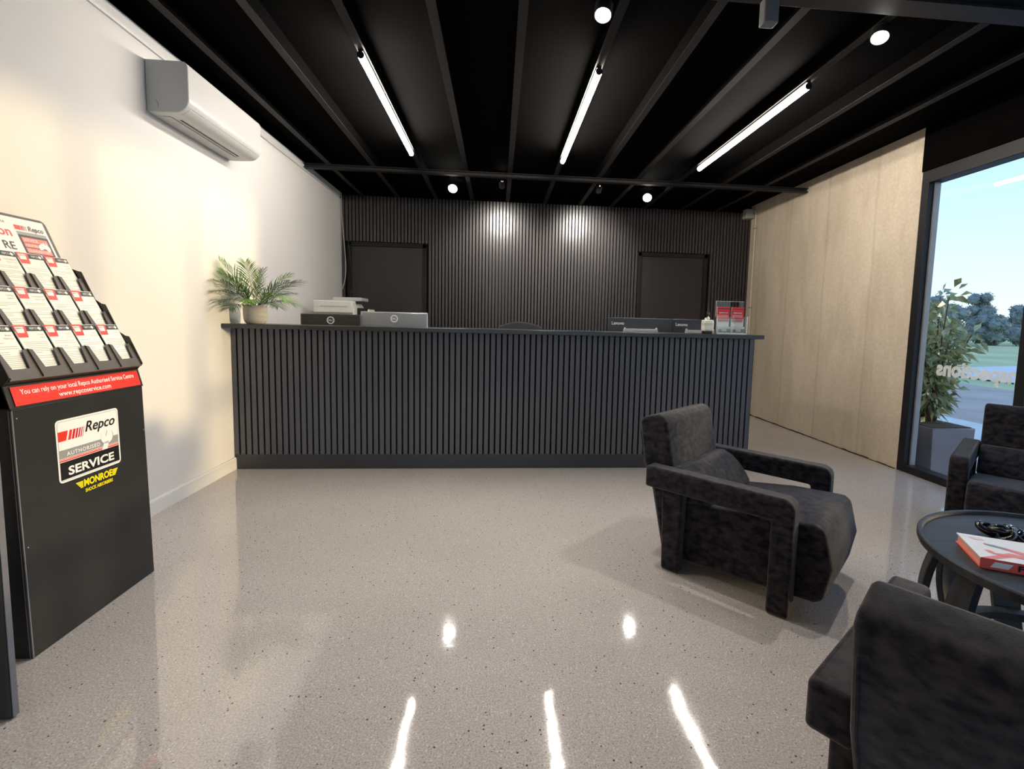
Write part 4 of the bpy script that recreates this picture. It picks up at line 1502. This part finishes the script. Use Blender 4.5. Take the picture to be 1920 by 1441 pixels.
pl = empty('planter_box', (3.66, 3.66, GZ))
tag(pl, 'dark slate planter box outside the window beside the concrete wall', 'planter')
m = MB()
m.prism([(-.17, 0), (.17, 0), (.19, .43), (-.19, .43)], -.17, .62, 'y')
m.build('planter_shell', 'planter', pl, bevel=.006)
m = MB().box(-.17, .17, -.15, .60, .4305, .436)
m.build('soil', 'soil', pl)
sh = empty('leafy_shrub', (3.74, 3.80, GZ + .437))
tag(sh, 'leafy green shrub growing in the planter outside the window', 'shrub')
random.seed(5)
st = MB()
fo_ = MB()
for k in range(16):
    a = random.uniform(0, 2 * PI)
    sp = random.uniform(.05, .42)
    top = Vector((math.cos(a) * sp * .75, math.sin(a) * sp * 1.1, random.uniform(.45, 1.28) * (1.05 - .35 * sp)))
    mid = top * .5 + Vector((0, 0, .06))
    st.tube([(top.x * .08, top.y * .2, 0), tuple(mid), tuple(top)], [.009, .006, .003], 6)
    for j in range(80):
        t = random.uniform(.12, 1.02)
        p = (Vector((0, 0, 0)).lerp(mid, t * 2) if t < .5 else mid.lerp(top, t * 2 - 1))
        d = Vector((random.gauss(0, 1), random.gauss(0, 1), random.gauss(.1, .7))).normalized()
        p = p + d * random.uniform(.01, .11)
        L_ = random.uniform(.07, .13)
        w_ = d.cross(Vector((random.gauss(0, 1), random.gauss(0, 1), random.gauss(0, 1)))).normalized() * L_ * .20
        dn = Vector((0, 0, -L_ * .25))
        fo_.add([tuple(p), tuple(p + d * L_ * .45 + w_), tuple(p + d * L_ + dn), tuple(p + d * L_ * .45 - w_)], [(0, 1, 2), (0, 2, 3)])
st.build('stem', 'bark', sh, smooth=60)
fo_.v = [(max(q[0], 3.37 - 3.74), q[1], max(q[2], .004)) for q in fo_.v]
fo_.build('foliage', 'shrub', sh)

r = empty('bollard', (4.95, 5.02, GZ))
tag(r, 'cream post outside the window just past the dark planter', 'post')
MB().box(-.05, .05, -.05, .05, 0, .52).build('post_shaft', 'post', r, bevel=.008)
MB().box(-.07, .07, -.07, .07, -.0, .012).build('base_plate', 'boxgrey', r)

def tree(x, y, h, wd, label, seed):
    rd = random.Random(seed)
    r = empty('tree', (x, y, -.16))
    tag(r, label, 'tree', 'trees beyond the field')
    MB().tube([(0, 0, 0), (.2, .1, h * .35), (0, .2, h * .6)], [.28, .2, .1], 8).build('trunk', 'bark', r, smooth=60)
    m = MB()
    blobs = []
    for k in range(24):
        a = rd.uniform(0, 2 * PI)
        q = rd.uniform(0, 1) ** .6 * wd * .66
        zz = h * rd.uniform(.10, .86)
        br = wd * rd.uniform(.24, .36) * (1.1 - .35 * zz / h)
        c = (math.cos(a) * q * (1.15 - .7 * zz / h), math.sin(a) * q * (1.15 - .7 * zz / h), zz)
        blobs.append((c, br))
        i0 = len(m.v)
        m.ball(c, br, 12, 8, 0, (1, 1, .85))
        for i in range(i0, len(m.v)):
            v = Vector(m.v[i]) - Vector(c)
            v *= rd.uniform(.78, 1.22)
            m.v[i] = tuple(Vector(c) + v)
    for k in range(900):
        c, br = rd.choice(blobs)
        d = Vector((rd.gauss(0, 1), rd.gauss(0, 1), rd.gauss(0, 1))).normalized()
        p = Vector(c) + d * br * rd.uniform(.95, 1.3)
        u = Vector((rd.gauss(0, 1), rd.gauss(0, 1), rd.gauss(0, 1))).normalized() * .22
        w_ = d.cross(u).normalized() * .14
        m.add([tuple(p - u), tuple(p + w_), tuple(p + u)], [(0, 1, 2)])
    m.build('crown', 'tree', r)
names = ['spreading haze-greyed tree at the left of the distant tree line', 'rounded tree in the distant tree line, second from the concrete wall',
         'taller tree in the middle of the distant tree line', 'dense low tree right of the tallest distant tree',
         'broad distant tree behind the word on the glass', 'distant tree next to the window mullion',
         'small distant tree at the far right of the tree line', 'rearmost tree beyond the far end of the field']
tp = [(41.5, 45, 4.8, 2.1), (46, 45.5, 4.3, 2.2), (57.5, 53, 6.4, 2.4), (50.3, 45, 4.0, 2.0), (52.5, 53.5, 6.0, 2.4), (54.5, 45, 4.2, 2.1), (62.5, 52.5, 5.0, 2.4), (47, 54, 5.8, 2.6)]
for i, (x_, y_, h_, w_) in enumerate(tp):
    tree(x_, y_, h_, w_, names[i], 40 + i)
